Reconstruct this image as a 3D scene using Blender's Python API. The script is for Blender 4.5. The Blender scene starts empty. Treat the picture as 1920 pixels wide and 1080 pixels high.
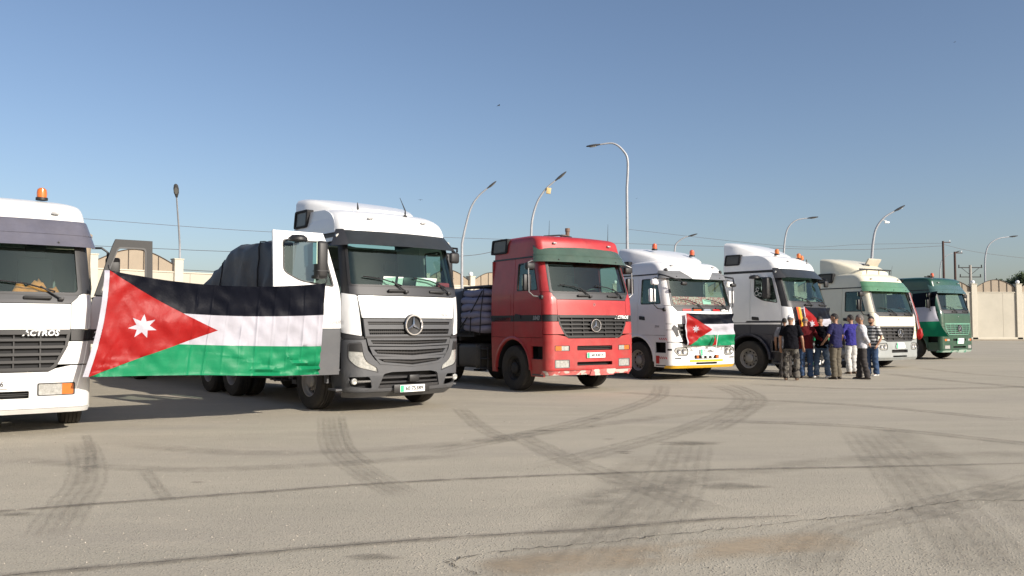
import bpy, bmesh, math, random
from mathutils import Vector, Matrix, noise
from mathutils.geometry import tessellate_polygon

# ------------------------------------------------------------------ camera, world, sun, exposure
F_PX, CAM_H, HORIZON = 1535.0, 1.48, 609.5
PITCH = math.atan((HORIZON-540)/F_PX)
SC = bpy.context.scene
COL = SC.collection
cam = bpy.data.cameras.new('camera'); camo = bpy.data.objects.new('camera', cam); COL.objects.link(camo)
cam.sensor_width = 36.0; cam.lens = 36.0*F_PX/1920; cam.clip_end = 6000; cam.clip_start = 0.1
camo.location = (0, 0, CAM_H); camo.rotation_euler = (math.pi/2+PITCH, 0, 0)
SC.camera = camo
SUN_EL = math.radians(25); SUN_DIR = Vector((0.77, -0.64)).normalized()      # direction towards the sun on the ground plane
w = bpy.data.worlds.new('World'); SC.world = w; w.use_nodes = True
nt = w.node_tree; nt.nodes.clear()
sky = nt.nodes.new('ShaderNodeTexSky'); sky.sky_type = 'NISHITA'; sky.sun_disc = False
sky.sun_elevation = SUN_EL; sky.sun_rotation = math.atan2(SUN_DIR.x, SUN_DIR.y)
sky.altitude = 500; sky.air_density = 1.0; sky.dust_density = 2.6; sky.ozone_density = 2.6
bg = nt.nodes.new('ShaderNodeBackground'); bg.inputs[1].default_value = 0.108
wo = nt.nodes.new('ShaderNodeOutputWorld')
tn = nt.nodes.new('ShaderNodeMix'); tn.data_type = 'RGBA'; tn.blend_type = 'MULTIPLY'; tn.inputs[0].default_value = 1; tn.inputs[7].default_value = (1.09, 1.02, 1.0, 1)
nt.links.new(sky.outputs[0], tn.inputs[6]); nt.links.new(tn.outputs[2], bg.inputs[0]); nt.links.new(bg.outputs[0], wo.inputs[0])
sl = bpy.data.lights.new('sun', 'SUN'); sl.energy = 5.0; sl.angle = math.radians(0.55); sl.color = (1.0, 0.93, 0.83)
slo = bpy.data.objects.new('sun', sl); COL.objects.link(slo)
sd = Vector((SUN_DIR.x*math.cos(SUN_EL), SUN_DIR.y*math.cos(SUN_EL), math.sin(SUN_EL)))
slo.rotation_euler = sd.to_track_quat('Z', 'Y').to_euler(); slo.location = (20, -20, 30)
SC.view_settings.view_transform = 'Standard'; SC.view_settings.look = 'None'
SC.view_settings.exposure = 0.30; SC.view_settings.gamma = 1; SC.view_settings.use_curve_mapping = False
SC.render.resolution_x = 1024; SC.render.resolution_y = 576
SC.cycles.max_bounces = 8; SC.cycles.transparent_max_bounces = 16

R = random.Random(7)
# ------------------------------------------------------------------ measuring helpers
def ray(px, py):
    x, y, z = px-960, F_PX, -(py-540)
    c, s = math.cos(PITCH), math.sin(PITCH)
    return Vector((x, y*c-z*s, y*s+z*c))
def ground(px, py, z=0.0):                 # where a sight line meets the ground
    r = ray(px, py); t = (z-CAM_H)/r.z
    return Vector((r.x*t, r.y*t, z))
def at(px, py, Y):                         # where a sight line meets the depth Y
    r = ray(px, py); t = Y/r.y
    return Vector((r.x*t, Y, CAM_H+r.z*t))

# ------------------------------------------------------------------ materials
MATS = {}
def srgb(*c): return tuple(((v/255)/12.92 if v/255 <= .04045 else ((v/255+.055)/1.055)**2.4) for v in c)
def mat(name, col, rough=.5, metal=0, coat=0, var=.12, scale=3.0, bump=0, bscale=60, dust=0, emit=None, spec=.5, two=None, tscale=8, trans=0):
    """procedural material: base colour broken up by noise, optional dust film and fine relief"""
    if name in MATS: return MATS[name]
    m = bpy.data.materials.new(name); m.use_nodes = True; MATS[name] = m
    n = m.node_tree.nodes; l = m.node_tree.links; p = n['Principled BSDF']
    tc = n.new('ShaderNodeTexCoord')
    no = n.new('ShaderNodeTexNoise'); no.inputs['Scale'].default_value = scale; no.inputs['Detail'].default_value = 6
    no.inputs['Roughness'].default_value = .65
    l.new(tc.outputs['Object'], no.inputs['Vector'])
    cr = n.new('ShaderNodeValToRGB')
    cr.color_ramp.elements[0].position = .3; cr.color_ramp.elements[1].position = .72
    a = tuple(max(0, c*(1-var)) for c in col)+(1,); b = tuple(min(1, c*(1+var*.6)) for c in col)+(1,)
    cr.color_ramp.elements[0].color = a; cr.color_ramp.elements[1].color = b
    l.new(no.outputs['Fac'], cr.inputs['Fac'])
    out = cr.outputs['Color']
    if two:
        n2 = n.new('ShaderNodeTexNoise'); n2.inputs['Scale'].default_value = tscale; n2.inputs['Detail'].default_value = 4
        l.new(tc.outputs['Object'], n2.inputs['Vector'])
        c2 = n.new('ShaderNodeValToRGB'); c2.color_ramp.interpolation = 'CONSTANT'
        c2.color_ramp.elements[0].color = (0, 0, 0, 1); c2.color_ramp.elements[1].position = .52; c2.color_ramp.elements[1].color = (1, 1, 1, 1)
        l.new(n2.outputs['Fac'], c2.inputs['Fac'])
        mx = n.new('ShaderNodeMix'); mx.data_type = 'RGBA'
        l.new(c2.outputs['Color'], mx.inputs[0]); l.new(out, mx.inputs[6]); mx.inputs[7].default_value = tuple(two)+(1,)
        out = mx.outputs[2]
    if dust:
        nd = n.new('ShaderNodeTexNoise'); nd.inputs['Scale'].default_value = 1.7; nd.inputs['Detail'].default_value = 9; nd.inputs['Roughness'].default_value = .7
        l.new(tc.outputs['Object'], nd.inputs['Vector'])
        cd = n.new('ShaderNodeValToRGB'); cd.color_ramp.elements[0].position = .42; cd.color_ramp.elements[1].position = .8
        cd.color_ramp.elements[0].color = (dust*.35,)*3+(1,); cd.color_ramp.elements[1].color = (min(1, dust*1.8),)*3+(1,)
        l.new(nd.outputs['Fac'], cd.inputs['Fac'])
        # heavier film low down: road dirt thrown up by the wheels
        sx = n.new('ShaderNodeSeparateXYZ'); l.new(tc.outputs['Object'], sx.inputs[0])
        mr = n.new('ShaderNodeMapRange'); mr.inputs[1].default_value = 0.2; mr.inputs[2].default_value = 1.5; mr.inputs[3].default_value = 1.7; mr.inputs[4].default_value = .7
        l.new(sx.outputs['Z'], mr.inputs[0])
        mu = n.new('ShaderNodeMath'); mu.operation = 'MULTIPLY'; mu.use_clamp = True
        l.new(cd.outputs['Color'], mu.inputs[0]); l.new(mr.outputs[0], mu.inputs[1])
        mx = n.new('ShaderNodeMix'); mx.data_type = 'RGBA'
        l.new(mu.outputs[0], mx.inputs[0]); l.new(out, mx.inputs[6]); mx.inputs[7].default_value = (.30, .245, .18, 1)
        out = mx.outputs[2]
        rr = n.new('ShaderNodeMapRange'); rr.inputs[3].default_value = rough; rr.inputs[4].default_value = min(1, rough+.45)
        l.new(mu.outputs[0], rr.inputs[0]); l.new(rr.outputs[0], p.inputs['Roughness'])
    else: p.inputs['Roughness'].default_value = rough
    l.new(out, p.inputs['Base Color'])
    p.inputs['Metallic'].default_value = metal; p.inputs['Coat Weight'].default_value = coat
    p.inputs['Coat Roughness'].default_value = .08
    p.inputs['Specular IOR Level'].default_value = spec
    if trans: p.inputs['Subsurface Weight'].default_value = trans
    if emit: p.inputs['Emission Color'].default_value = emit[0]+(1,); p.inputs['Emission Strength'].default_value = emit[1]
    if bump:
        nb = n.new('ShaderNodeTexNoise'); nb.inputs['Scale'].default_value = bscale; nb.inputs['Detail'].default_value = 5
        l.new(tc.outputs['Object'], nb.inputs['Vector'])
        bp = n.new('ShaderNodeBump'); bp.inputs['Strength'].default_value = bump; bp.inputs['Distance'].default_value = .02
        l.new(nb.outputs['Fac'], bp.inputs['Height']); l.new(bp.outputs[0], p.inputs['Normal'])
    return m
def glass(name, tint, refl=.06, rough=.02, ior=1.5, dust=.04):
    m = bpy.data.materials.new(name); m.use_nodes = True; MATS[name] = m
    n = m.node_tree.nodes; l = m.node_tree.links; n.clear()
    tr = n.new('ShaderNodeBsdfTransparent'); tr.inputs[0].default_value = tint+(1,)
    gl = n.new('ShaderNodeBsdfGlossy'); gl.inputs['Roughness'].default_value = rough; gl.inputs['Color'].default_value = (.72, .95, .90, 1)
    fr = n.new('ShaderNodeFresnel'); ge = n.new('ShaderNodeNewGeometry')      # a thin pane reflects alike from both sides
    io = n.new('ShaderNodeMapRange'); io.inputs[3].default_value = ior; io.inputs[4].default_value = 1/ior; l.new(ge.outputs['Backfacing'], io.inputs[0]); l.new(io.outputs[0], fr.inputs[0])
    ad = n.new('ShaderNodeMath'); ad.operation = 'ADD'; ad.use_clamp = True; ad.inputs[1].default_value = refl
    l.new(fr.outputs[0], ad.inputs[0])
    mx = n.new('ShaderNodeMixShader'); l.new(ad.outputs[0], mx.inputs[0]); l.new(tr.outputs[0], mx.inputs[1]); l.new(gl.outputs[0], mx.inputs[2])
    df = n.new('ShaderNodeBsdfDiffuse'); df.inputs[0].default_value = (.4, .36, .3, 1)
    tc = n.new('ShaderNodeTexCoord'); no = n.new('ShaderNodeTexNoise'); no.inputs['Scale'].default_value = 3; no.inputs['Detail'].default_value = 8
    l.new(tc.outputs['Object'], no.inputs['Vector'])
    mr = n.new('ShaderNodeMapRange'); mr.inputs[1].default_value = .4; mr.inputs[2].default_value = .75; mr.inputs[3].default_value = dust*.5; mr.inputs[4].default_value = dust*2
    l.new(no.outputs['Fac'], mr.inputs[0])
    m2 = n.new('ShaderNodeMixShader'); l.new(mr.outputs[0], m2.inputs[0]); l.new(mx.outputs[0], m2.inputs[1]); l.new(df.outputs[0], m2.inputs[2])
    o = n.new('ShaderNodeOutputMaterial'); l.new(m2.outputs[0], o.inputs[0])
    return m
RUBBER = mat('tyre rubber', (.016, .0155, .015), .85, bump=.3, bscale=40, dust=.05)
BLACK = mat('black plastic', (.013, .013, .014), .5, dust=.02)
MATTE = mat('matt black', (.012, .012, .013), .8)
GREYP = mat('grey bumper plastic', (.07, .074, .082), .5, dust=.05)
DGREY = mat('dark grey plastic', (.03, .031, .035), .5, dust=.035)
STEEL = mat('dirty wheel steel', (.34, .33, .32), .5, .3, dust=.2)
ALU = mat('bright metal', (.62, .62, .63), .28, .9)
CHROME = mat('chrome', (.62, .62, .63), .25, .9, var=.03)
WHITE = mat('white truck paint', (.80, .80, .79), .28, coat=.5, var=.03, dust=.05)
WHITE2 = mat('weathered white paint', (.74, .74, .72), .35, coat=.3, var=.06, dust=.10)
CREAM = mat('cream truck paint', (.76, .71, .55), .32, coat=.35, var=.04, dust=.09)
RED = mat('sun-faded red paint', (.39, .018, .023), .38, coat=.2, var=.2, dust=.12)
PINK = mat('chipped pale red paint', (.62, .16, .15), .5, var=.3, scale=9, two=(.6, .55, .5), tscale=5)
GREEN = mat('dark green truck paint', (.010, .064, .036), .3, coat=.5, var=.1, dust=.05)
MINT = mat('paler green paint', (.10, .27, .19), .38, coat=.2, var=.15, dust=.1)
NAVY = mat('dark navy paint', (.014, .016, .030), .35, coat=.3, dust=.03)
SILVER = mat('silver grey bumper paint', (.34, .37, .37), .38, .2, dust=.12)
VISG = mat('grey green visor acrylic', (.055, .095, .07), .22, coat=.6, var=.2, dust=.12)
VISG2 = mat('green visor acrylic', (.09, .22, .12), .22, coat=.6, var=.2, dust=.1)
VISK = mat('smoked grey visor acrylic', (.10, .10, .13), .2, coat=.6, var=.2, dust=.1)
VISD = mat('black visor acrylic', (.022, .026, .028), .35, coat=.15, var=.2, dust=.04)
SEAT = mat('grey seat cloth', (.07, .075, .085), .9)
INTR = mat('interior trim beige grey', (.13, .145, .135), .85)
DASH = mat('dashboard plastic', (.14, .19, .18), .6)
WHT = mat('white print', (.82, .82, .8), .5, var=.03)
BLK = mat('black print', (.01, .01, .01), .6)
GRN = mat('green print', (.05, .45, .22), .5)
PGREY = mat('grey letter print', (.35, .35, .36), .4, .3)
PAPER = mat('white paper', (.8, .8, .77), .8)
ORANGE = mat('orange cloth', (.92, .25, .07), .9, bump=.5, bscale=20)
AMBER = mat('amber lens', (.62, .15, .02), .2, coat=.7, var=.15, scale=20)
AMBRED = mat('red orange lens', (.62, .10, .03), .2, coat=.7, var=.2, scale=20)
YEL = mat('yellow reflective', (.78, .45, .03), .35, var=.15, scale=15)
LENS = mat('headlight lens', (.48, .48, .45), .15, .3, coat=1, var=.35, scale=22)
REFL = mat('red reflector', (.5, .02, .02), .3)
TARP = mat('dark grey tarpaulin', (.055, .062, .072), .55, bump=.4, bscale=6, dust=.06)
TARPB = mat('brown tarpaulin', (.33, .26, .18), .8, bump=.4, bscale=8, dust=.1)
SACK = mat('grey woven sacks', (.25, .24, .33), .75, bump=.4, bscale=25, dust=.08)
CHASS = mat('chassis black', (.014, .014, .015), .75, dust=.05)
TANK = mat('grimy fuel tank', (.07, .067, .06), .6, .2, dust=.12)
GL_W = glass('windscreen glass', (.55, .76, .67), .03, dust=.006)
GL_S = glass('side window glass', (.52, .60, .58), .03, dust=.012)
GL_M = glass('mirror glass', (.02, .03, .035), .75, .02, dust=.02)
def cloth(name, c, tr=.35, shine=.45, sp=.3):
    """thin polyester: light comes through it as well as off it"""
    m = mat(name, c, shine, var=.10, scale=5, bump=.12, bscale=30, spec=sp)
    n = m.node_tree.nodes; l = m.node_tree.links; p = n['Principled BSDF']; o = [x for x in n if x.type == 'OUTPUT_MATERIAL'][0]
    t = n.new('ShaderNodeBsdfTranslucent'); t.inputs[0].default_value = c+(1,)
    x = n.new('ShaderNodeMixShader'); x.inputs[0].default_value = tr
    l.new(p.outputs[0], x.inputs[1]); l.new(t.outputs[0], x.inputs[2]); l.new(x.outputs[0], o.inputs[0])
    return m
F_R = cloth('flag red polyester', (.42, .014, .014)); F_K = cloth('flag black polyester', (.003, .004, .009), .03, .5, .12)
F_W = cloth('flag white polyester', (.60, .59, .65)); F_G = cloth('flag green polyester', (.012, .29, .125))
F_O = cloth('flag orange red cloth', (.70, .12, .03)); F_Y = cloth('flag gold cloth', (.8, .48, .05))

# ------------------------------------------------------------------ object helpers
def tag(o, label=None, cat=None, group=None, kind=None):
    if label: o['label'] = label
    if cat: o['category'] = cat
    if group: o['group'] = group
    if kind: o['kind'] = kind
    return o
def empty(name, loc=(0, 0, 0), rz=0, label=None, cat=None, group=None):
    o = bpy.data.objects.new(name, None); COL.objects.link(o); o.empty_display_size = .2
    o.location = loc; o.rotation_euler = (0, 0, rz)
    return tag(o, label, cat, group)
def link(name, me, parent=None, loc=None):
    o = bpy.data.objects.new(name, me); COL.objects.link(o)
    if parent: o.parent = parent
    if loc is not None: o.location = loc
    return o
def mk(name, bm, mats, parent=None, smooth=32, loc=None, recalc=True, face=None):
    if recalc: bmesh.ops.recalc_face_normals(bm, faces=bm.faces)
    if face is not None:                                   # single sheets: all faces turned towards `face`
        for f in bm.faces:
            f.normal_update()
            if f.normal.dot(face) < 0: f.normal_flip()
    me = bpy.data.meshes.new(name); bm.to_mesh(me); bm.free()
    for m in (mats if isinstance(mats, (list, tuple)) else [mats]): me.materials.append(m)
    if smooth and len(me.polygons):
        me.polygons.foreach_set('use_smooth', [True]*len(me.polygons)); me.set_sharp_from_angle(angle=math.radians(smooth))
    return link(name, me, parent, loc)
def box(bm, c, s, bev=0, rot=None, mi=0, seg=2):
    r = bmesh.ops.create_cube(bm, size=1); vs = r['verts']
    M = Matrix.Translation(c) @ (rot if rot else Matrix()) @ Matrix.Diagonal((s[0], s[1], s[2], 1))
    bmesh.ops.transform(bm, matrix=M, verts=vs)
    fs = set(f for v in vs for f in v.link_faces)
    if mi:
        for f in fs: f.material_index = mi
    if bev:
        es = list(set(e for v in vs for e in v.link_edges))
        bmesh.ops.bevel(bm, geom=es, offset=bev, segments=seg, affect='EDGES', profile=.5, clamp_overlap=True)
def tube(bm, pts, r, seg=8, mi=0, cap=True):
    pts = [Vector(p) for p in pts]; n = len(pts)
    rs = r if isinstance(r, (list, tuple)) else [r]*n
    rings = []; up = None
    for i, p in enumerate(pts):
        t = (pts[min(i+1, n-1)]-pts[max(i-1, 0)]).normalized()
        if up is None: up = Vector((0, 0, 1)) if abs(t.z) < .9 else Vector((1, 0, 0))
        a = t.cross(up).normalized(); b = a.cross(t).normalized(); up = b
        q = rs[i]; qx, qy = (q if isinstance(q, (list, tuple)) else (q, q))
        rings.append([bm.verts.new(p+a*math.cos(k*2*math.pi/seg)*qx+b*math.sin(k*2*math.pi/seg)*qy) for k in range(seg)])
    for i in range(n-1):
        for k in range(seg):
            f = bm.faces.new((rings[i][k], rings[i][(k+1) % seg], rings[i+1][(k+1) % seg], rings[i+1][k])); f.material_index = mi
    if cap:
        for rg in (rings[0], rings[-1]):
            f = bm.faces.new(rg); f.material_index = mi
def lathe(bm, prof, c=(0, 0, 0), axis='X', seg=32, mi=0, caps=False):
    """prof: list of (radius, height along axis)"""
    c = Vector(c); rings = []
    for (r, h) in prof:
        rg = []
        for k in range(seg):
            a = 2*math.pi*k/seg; ca, sa = math.cos(a)*r, math.sin(a)*r
            v = Vector((h, ca, sa)) if axis == 'X' else (Vector((ca, h, sa)) if axis == 'Y' else Vector((ca, sa, h)))
            rg.append(bm.verts.new(c+v))
        rings.append(rg)
    for i in range(len(rings)-1):
        for k in range(seg):
            f = bm.faces.new((rings[i][k], rings[i][(k+1) % seg], rings[i+1][(k+1) % seg], rings[i+1][k])); f.material_index = mi
    if caps:
        for rg in (rings[0], rings[-1]):
            f = bm.faces.new(rg); f.material_index = mi
def loft(bm, rings, closed=True, caps=True, mi=0):
    vr = [[bm.verts.new(p) for p in r] for r in rings]; n = len(vr[0])
    for i in range(len(vr)-1):
        for k in range(n if closed else n-1):
            f = bm.faces.new((vr[i][k], vr[i][(k+1) % n], vr[i+1][(k+1) % n], vr[i+1][k])); f.material_index = mi
    if caps:
        for r in (vr[0], vr[-1]):
            try: f = bm.faces.new(r); f.material_index = mi
            except ValueError: pass
    return vr
def text_bm(bm, s, size, M, mi=0, ext=.002, shear=0, bold=0):
    cu = bpy.data.curves.new('t', 'FONT'); cu.body = s; cu.size = size; cu.extrude = ext; cu.align_x = 'CENTER'; cu.align_y = 'CENTER'
    cu.resolution_u = 2; cu.shear = shear; cu.offset = bold
    o = bpy.data.objects.new('t', cu); me = bpy.data.meshes.new_from_object(o)
    n0 = len(bm.verts); f0 = len(bm.faces); bm.from_mesh(me); bm.verts.ensure_lookup_table(); bm.faces.ensure_lookup_table()
    bmesh.ops.transform(bm, matrix=M, verts=bm.verts[n0:])
    for f in bm.faces[f0:]: f.material_index = mi
    bpy.data.objects.remove(o); bpy.data.curves.remove(cu); bpy.data.meshes.remove(me)
def MF(x, y, z): return Matrix(((-1, 0, 0, x), (0, 0, 1, y), (0, 1, 0, z), (0, 0, 0, 1)))      # lettering that faces +y
def MR(x, y, z): return Matrix(((0, 0, 1, x), (1, 0, 0, y), (0, 1, 0, z), (0, 0, 0, 1)))       # lettering that faces +x
def ML(x, y, z): return Matrix(((0, 0, -1, x), (-1, 0, 0, y), (0, 1, 0, z), (0, 0, 0, 1)))     # lettering that faces -x
def rnd(poly, r, seg=4):
    """round the corners of a 2-D outline; r: one radius or one per corner"""
    out = []; n = len(poly)
    for i in range(n):
        p = Vector(poly[i]).to_2d(); a = Vector(poly[i-1]).to_2d(); b = Vector(poly[(i+1) % n]).to_2d()
        rr = r[i] if isinstance(r, (list, tuple)) else r
        u = (a-p); v = (b-p); d = min(rr, u.length*.45, v.length*.45)
        if d < 1e-4: out.append((p.x, p.y)); continue
        s = p+u.normalized()*d; e = p+v.normalized()*d
        for k in range(seg+1):
            t = k/seg; q = s*(1-t)**2+p*2*t*(1-t)+e*t*t; out.append((q.x, q.y))
    return out
def rect(x0, z0, x1, z1, r=0): 
    q = [(x0, z0), (x1, z0), (x1, z1), (x0, z1)]
    return rnd(q, r) if r else q
def panel_bm(bm, outline, mapf, lines_u=(), lines_v=(), th=.02, off=0.0, holes=(), mi=0):
    """flat outline with holes -> cut along grid lines -> bent onto a surface by mapf(u, v, offset) -> given thickness"""
    loops = [[Vector((p[0], p[1], 0)) for p in outline]]+[[Vector((p[0], p[1], 0)) for p in h] for h in holes]
    pts = [p for L in loops for p in L]
    t = bmesh.new(); vs = [t.verts.new(p) for p in pts]
    for tri in tessellate_polygon(loops):
        if len(set(tri)) < 3: continue
        try: t.faces.new([vs[i] for i in tri])
        except ValueError: pass
    us = [p.x for p in pts]; zs = [p.y for p in pts]
    for L in lines_u:
        if min(us)+1e-3 < L < max(us)-1e-3: bmesh.ops.bisect_plane(t, geom=t.verts[:]+t.edges[:]+t.faces[:], plane_co=(L, 0, 0), plane_no=(1, 0, 0), dist=1e-4)
    for L in lines_v:
        if min(zs)+1e-3 < L < max(zs)-1e-3: bmesh.ops.bisect_plane(t, geom=t.verts[:]+t.edges[:]+t.faces[:], plane_co=(0, L, 0), plane_no=(0, 1, 0), dist=1e-4)
    t.verts.index_update()
    fr = [bm.verts.new(mapf(v.co.x, v.co.y, off)) for v in t.verts]
    if th: bk = [bm.verts.new(mapf(v.co.x, v.co.y, off-th)) for v in t.verts]
    for f in t.faces:
        g = bm.faces.new([fr[v.index] for v in f.verts]); g.material_index = mi
        if th: g = bm.faces.new([bk[v.index] for v in reversed(f.verts)]); g.material_index = mi
    if th:
        for e in t.edges:
            if len(e.link_faces) == 1:
                a, b = e.verts[0].index, e.verts[1].index
                g = bm.faces.new((fr[a], fr[b], bk[b], bk[a])); g.material_index = mi
    t.free()
def frange(a, b, s):
    n = max(1, int(round((b-a)/s))); return [a+(b-a)*i/n for i in range(n+1)]
# ------------------------------------------------------------------ trucks
def lin(tab, z, k):
    if z <= tab[0][0]: return tab[0][k]
    for a, b in zip(tab, tab[1:]):
        if z <= b[0]:
            t = (z-a[0])/(b[0]-a[0]); return a[k]*(1-t)+b[k]*t
    return tab[-1][k]
def narrow(T, k): return [(l[0], l[1]*k)+tuple(l[2:]) for l in T]
class Cab:
    """the skin of a cab: front and corners addressed by (u, z), sides by (y, z)"""
    def __init__(s, levels, warp=None):
        s.wk = warp
        s.T = [(s.w(l[0]),)+tuple(l[1:]) for l in levels]          # z, half width, front y, corner radius, bulge
    def w(s, z):
        if not s.wk: return z
        return lin(s.wk, z, 1)
    def P(s, z): 
        f = lambda k: sum(lin(s.T, z+d, k) for d in (-.03, 0, .03))/3
        return f(1), f(2), f(3), f(4)
    def front(s, u, z, off=0):
        z = s.w(z); W, Y, r, b = s.P(z); xf = W-r; a = abs(u); sg = 1 if u >= 0 else -1
        if a <= xf:
            ny = 1; x = a; y = Y-b*(a/xf)**2; nx = min(.25, 2*b*a/xf**2); n = Vector((nx, 1)).normalized()
        else:
            ph = min(math.pi/2, (a-xf)/r); d = max(0, a-xf-r*math.pi/2)
            x = xf+r*math.sin(ph); y = Y-b-r*(1-math.cos(ph))-d; n = Vector((math.sin(ph), math.cos(ph)))
        return Vector((sg*(x+n.x*off), y+n.y*off, z))
    def uend(s, z):
        W, Y, r, b = s.P(s.w(z)); return W-r+r*math.pi/2
    def yedge(s, zr):
        W, Y, r, b = s.P(zr); return Y-b-r
    def side(s, sg):
        def f(y, zr, off=0):
            W = s.P(zr)[0]; return Vector((sg*(W+off), y, zr))
        return f
def lu(c):
    W, Y, r, b = c.P(1.2); xf = W-r; L = [0, .25, .5, .7, .85, xf]+[xf+r*math.pi/2*k/6 for k in range(1, 7)]+[xf+r*math.pi/2+.02]
    return sorted(set([-x for x in L]+L))
def add_wheel(root, x, y, r=.51, wid=.30, outer=1, dual=False, rim=STEEL, front=True):
    c = Vector((x, y, r)); s = outer
    bm = bmesh.new(); h = wid/2
    lathe(bm, [(.12, -s*h*.6), (.13, s*h*.3), (.125, s*h*.75), (.09, s*h*.95), (.0005, s*h*1.0)], seg=16)
    for k in range(10):
        a = 2*math.pi*k/10; box(bm, (s*h*.36, .165*math.cos(a), .165*math.sin(a)), (.05, .028, .028), .004)
    hub = mk('wheel', bm, rim, root, loc=c)
    bm = bmesh.new(); prof = []
    # tread with four grooves, shoulders and sidewalls
    prof = [(.285, -h*.9), (.33, -h), (.42, -h*1.0), (.485, -h*.93), (r-.012, -h*.84)]
    for g in (-.5, -.18, .18, .5):
        prof += [(r, h*(g-.12)), (r, h*(g-.05)), (r-.014, h*(g-.035)), (r-.014, h*(g+.035)), (r, h*(g+.05))]
    prof += [(r-.012, h*.84), (.485, h*.93), (.42, h), (.33, h), (.285, h*.9), (.28, 0), (.285, -h*.9)]
    if s < 0: pass
    lathe(bm, prof, seg=40)
    mk('tyre', bm, RUBBER, hub)
    bm = bmesh.new()
    if front: pr = [(.287, s*h*.95), (.275, s*h*.93), (.262, s*h*.6), (.235, s*h*.45), (.225, s*h*.2), (.13, s*h*.35), (.10, s*h*.36)]
    else: pr = [(.287, s*h*.95), (.275, s*h*.93), (.262, s*h*.5), (.24, -s*h*.2), (.14, -s*h*.4), (.10, -s*h*.4)]
    lathe(bm, pr, seg=32)
    d = s*h*(.32 if front else -.3)
    for k in range(10):                                     # hand holes
        a = 2*math.pi*(k+.5)/10; p = Vector((d+s*.006, .2*math.cos(a), .2*math.sin(a)))
        rg = [p+Vector((0, .024*math.cos(t*math.pi/4), .024*math.sin(t*math.pi/4))) for t in range(8)]
        rg2 = [q+Vector((s*.006, 0, 0)) for q in rg]; loft(bm, [rg, rg2], mi=1)
    mk('rim', bm, [rim, MATTE], hub)
    if dual:
        bm = bmesh.new(); lathe(bm, prof, (-s*(wid+.05), 0, 0), seg=28); mk('tyre', bm, RUBBER, hub)
    return hub
def star(bm, c, r, M=None, mi=0, t=.022):
    """ring with a three-pointed star, facing +y"""
    c = Vector(c); n = 28
    tor = []
    for k in range(n):
        a = 2*math.pi*k/n; e = Vector((math.cos(a), 0, math.sin(a)))
        tor.append([c+e*(r-t*.0)+e*t*.5*math.cos(q*math.pi/3)+Vector((0, t*.6*math.sin(q*math.pi/3), 0)) for q in range(6)])
    tor.append(tor[0])
    vr = [[bm.verts.new(p) for p in rg] for rg in tor[:-1]]
    for i in range(n):
        for q in range(6):
            f = bm.faces.new((vr[i][q], vr[i][(q+1) % 6], vr[(i+1) % n][(q+1) % 6], vr[(i+1) % n][q])); f.material_index = mi
    for k in range(3):
        a = math.pi/2+2*math.pi*k/3; e = Vector((math.cos(a), 0, math.sin(a))); g = Vector((-math.sin(a), 0, math.cos(a)))
        b = r*.17
        q = [c+g*b*.9, c+e*r, c-g*b*.9]; top = c+Vector((0, t*.8, 0))
        v = [bm.verts.new(p) for p in q]; tv = bm.verts.new(top+e*r*.1); bt = bm.verts.new(c-Vector((0, t*.4, 0)))
        for tri in ((v[0], v[1], tv), (v[1], v[2], tv), (v[2], v[0], tv), (v[0], v[1], bt), (v[1], v[2], bt), (v[2], v[0], bt)):
            f = bm.faces.new(tri); f.material_index = mi
def plate(root, c, txt, w_=.52, h_=.115, rx=0):
    bm = bmesh.new(); x, y, z = c
    box(bm, c, (w_, .012, h_), .004); box(bm, (x+w_*.42, y+.007, z), (w_*.13, .004, h_*.9), mi=2)
    if txt: text_bm(bm, txt, h_*.80, MF(x-w_*.065, y+.009, z), mi=1, bold=.002)
    mk('licence_plate', bm, [WHT, BLK, GRN], root, smooth=0)
def beacon(root, x, y, z, m=AMBER, s=1.0):
    bm = bmesh.new(); lathe(bm, [(.075*s, 0), (.075*s, .035*s)], (x, y, z), 'Z', 16, caps=True, mi=1)
    lathe(bm, [(.062*s, .035*s), (.064*s, .10*s), (.056*s, .15*s), (.03*s, .17*s), (.001, .172*s)], (x, y, z), 'Z', 16)
    mk('beacon', bm, [m, BLACK], root)
def mirror_classic(root, c, s, zt, zb, xo=.30, my=BLACK, tubes=BLACK):
    """tubular bracket standing off the door with a tall and a wide-angle mirror"""
    W = c.P(zt)[0]; ye = c.yedge(zt)
    bm = bmesh.new(); x0 = s*(W-.02); x1 = s*(W+xo); yt = ye+.02; yb = c.yedge(zb)+.0
    tube(bm, [(x0, yt-.05, zt), (s*(W+xo*.6), yt+.06, zt+.02), (x1, yt+.1, zt-.03), (x1, yt+.11, zt-.15), (x1, yt+.12, (zt+zb)/2), (x1, yt+.13, zb+.12), (s*(W+xo*.6), yt+.13, zb+.03), (x0, yb, zb)], .016, 8, mi=0)
    mb = mk('mirror_arm', bm, tubes, root)
    bm = bmesh.new(); box(bm, (x1+s*.0, yt+.05, zt-.46), (.20, .09, .36), .03); box(bm, (x1, yt+.0, zt-.46), (.17, .006, .32), mi=1)
    mk('mirror', bm, [my, GL_M], root)
    bm = bmesh.new(); box(bm, (s*(W+xo*.75), yt+.07, zt-.10), (.24, .12, .17), .05, seg=3); box(bm, (s*(W+xo*.75), yt+.005, zt-.10), (.18, .006, .12), mi=1)
    mk('wide_angle_mirror', bm, [my, GL_M], root)
    bm = bmesh.new(); box(bm, (s*(W+.05), yb+.02, zb-.0), (.09, .1, .1), .03, seg=3); mk('mirror_bracket', bm, BLACK, root)
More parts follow.
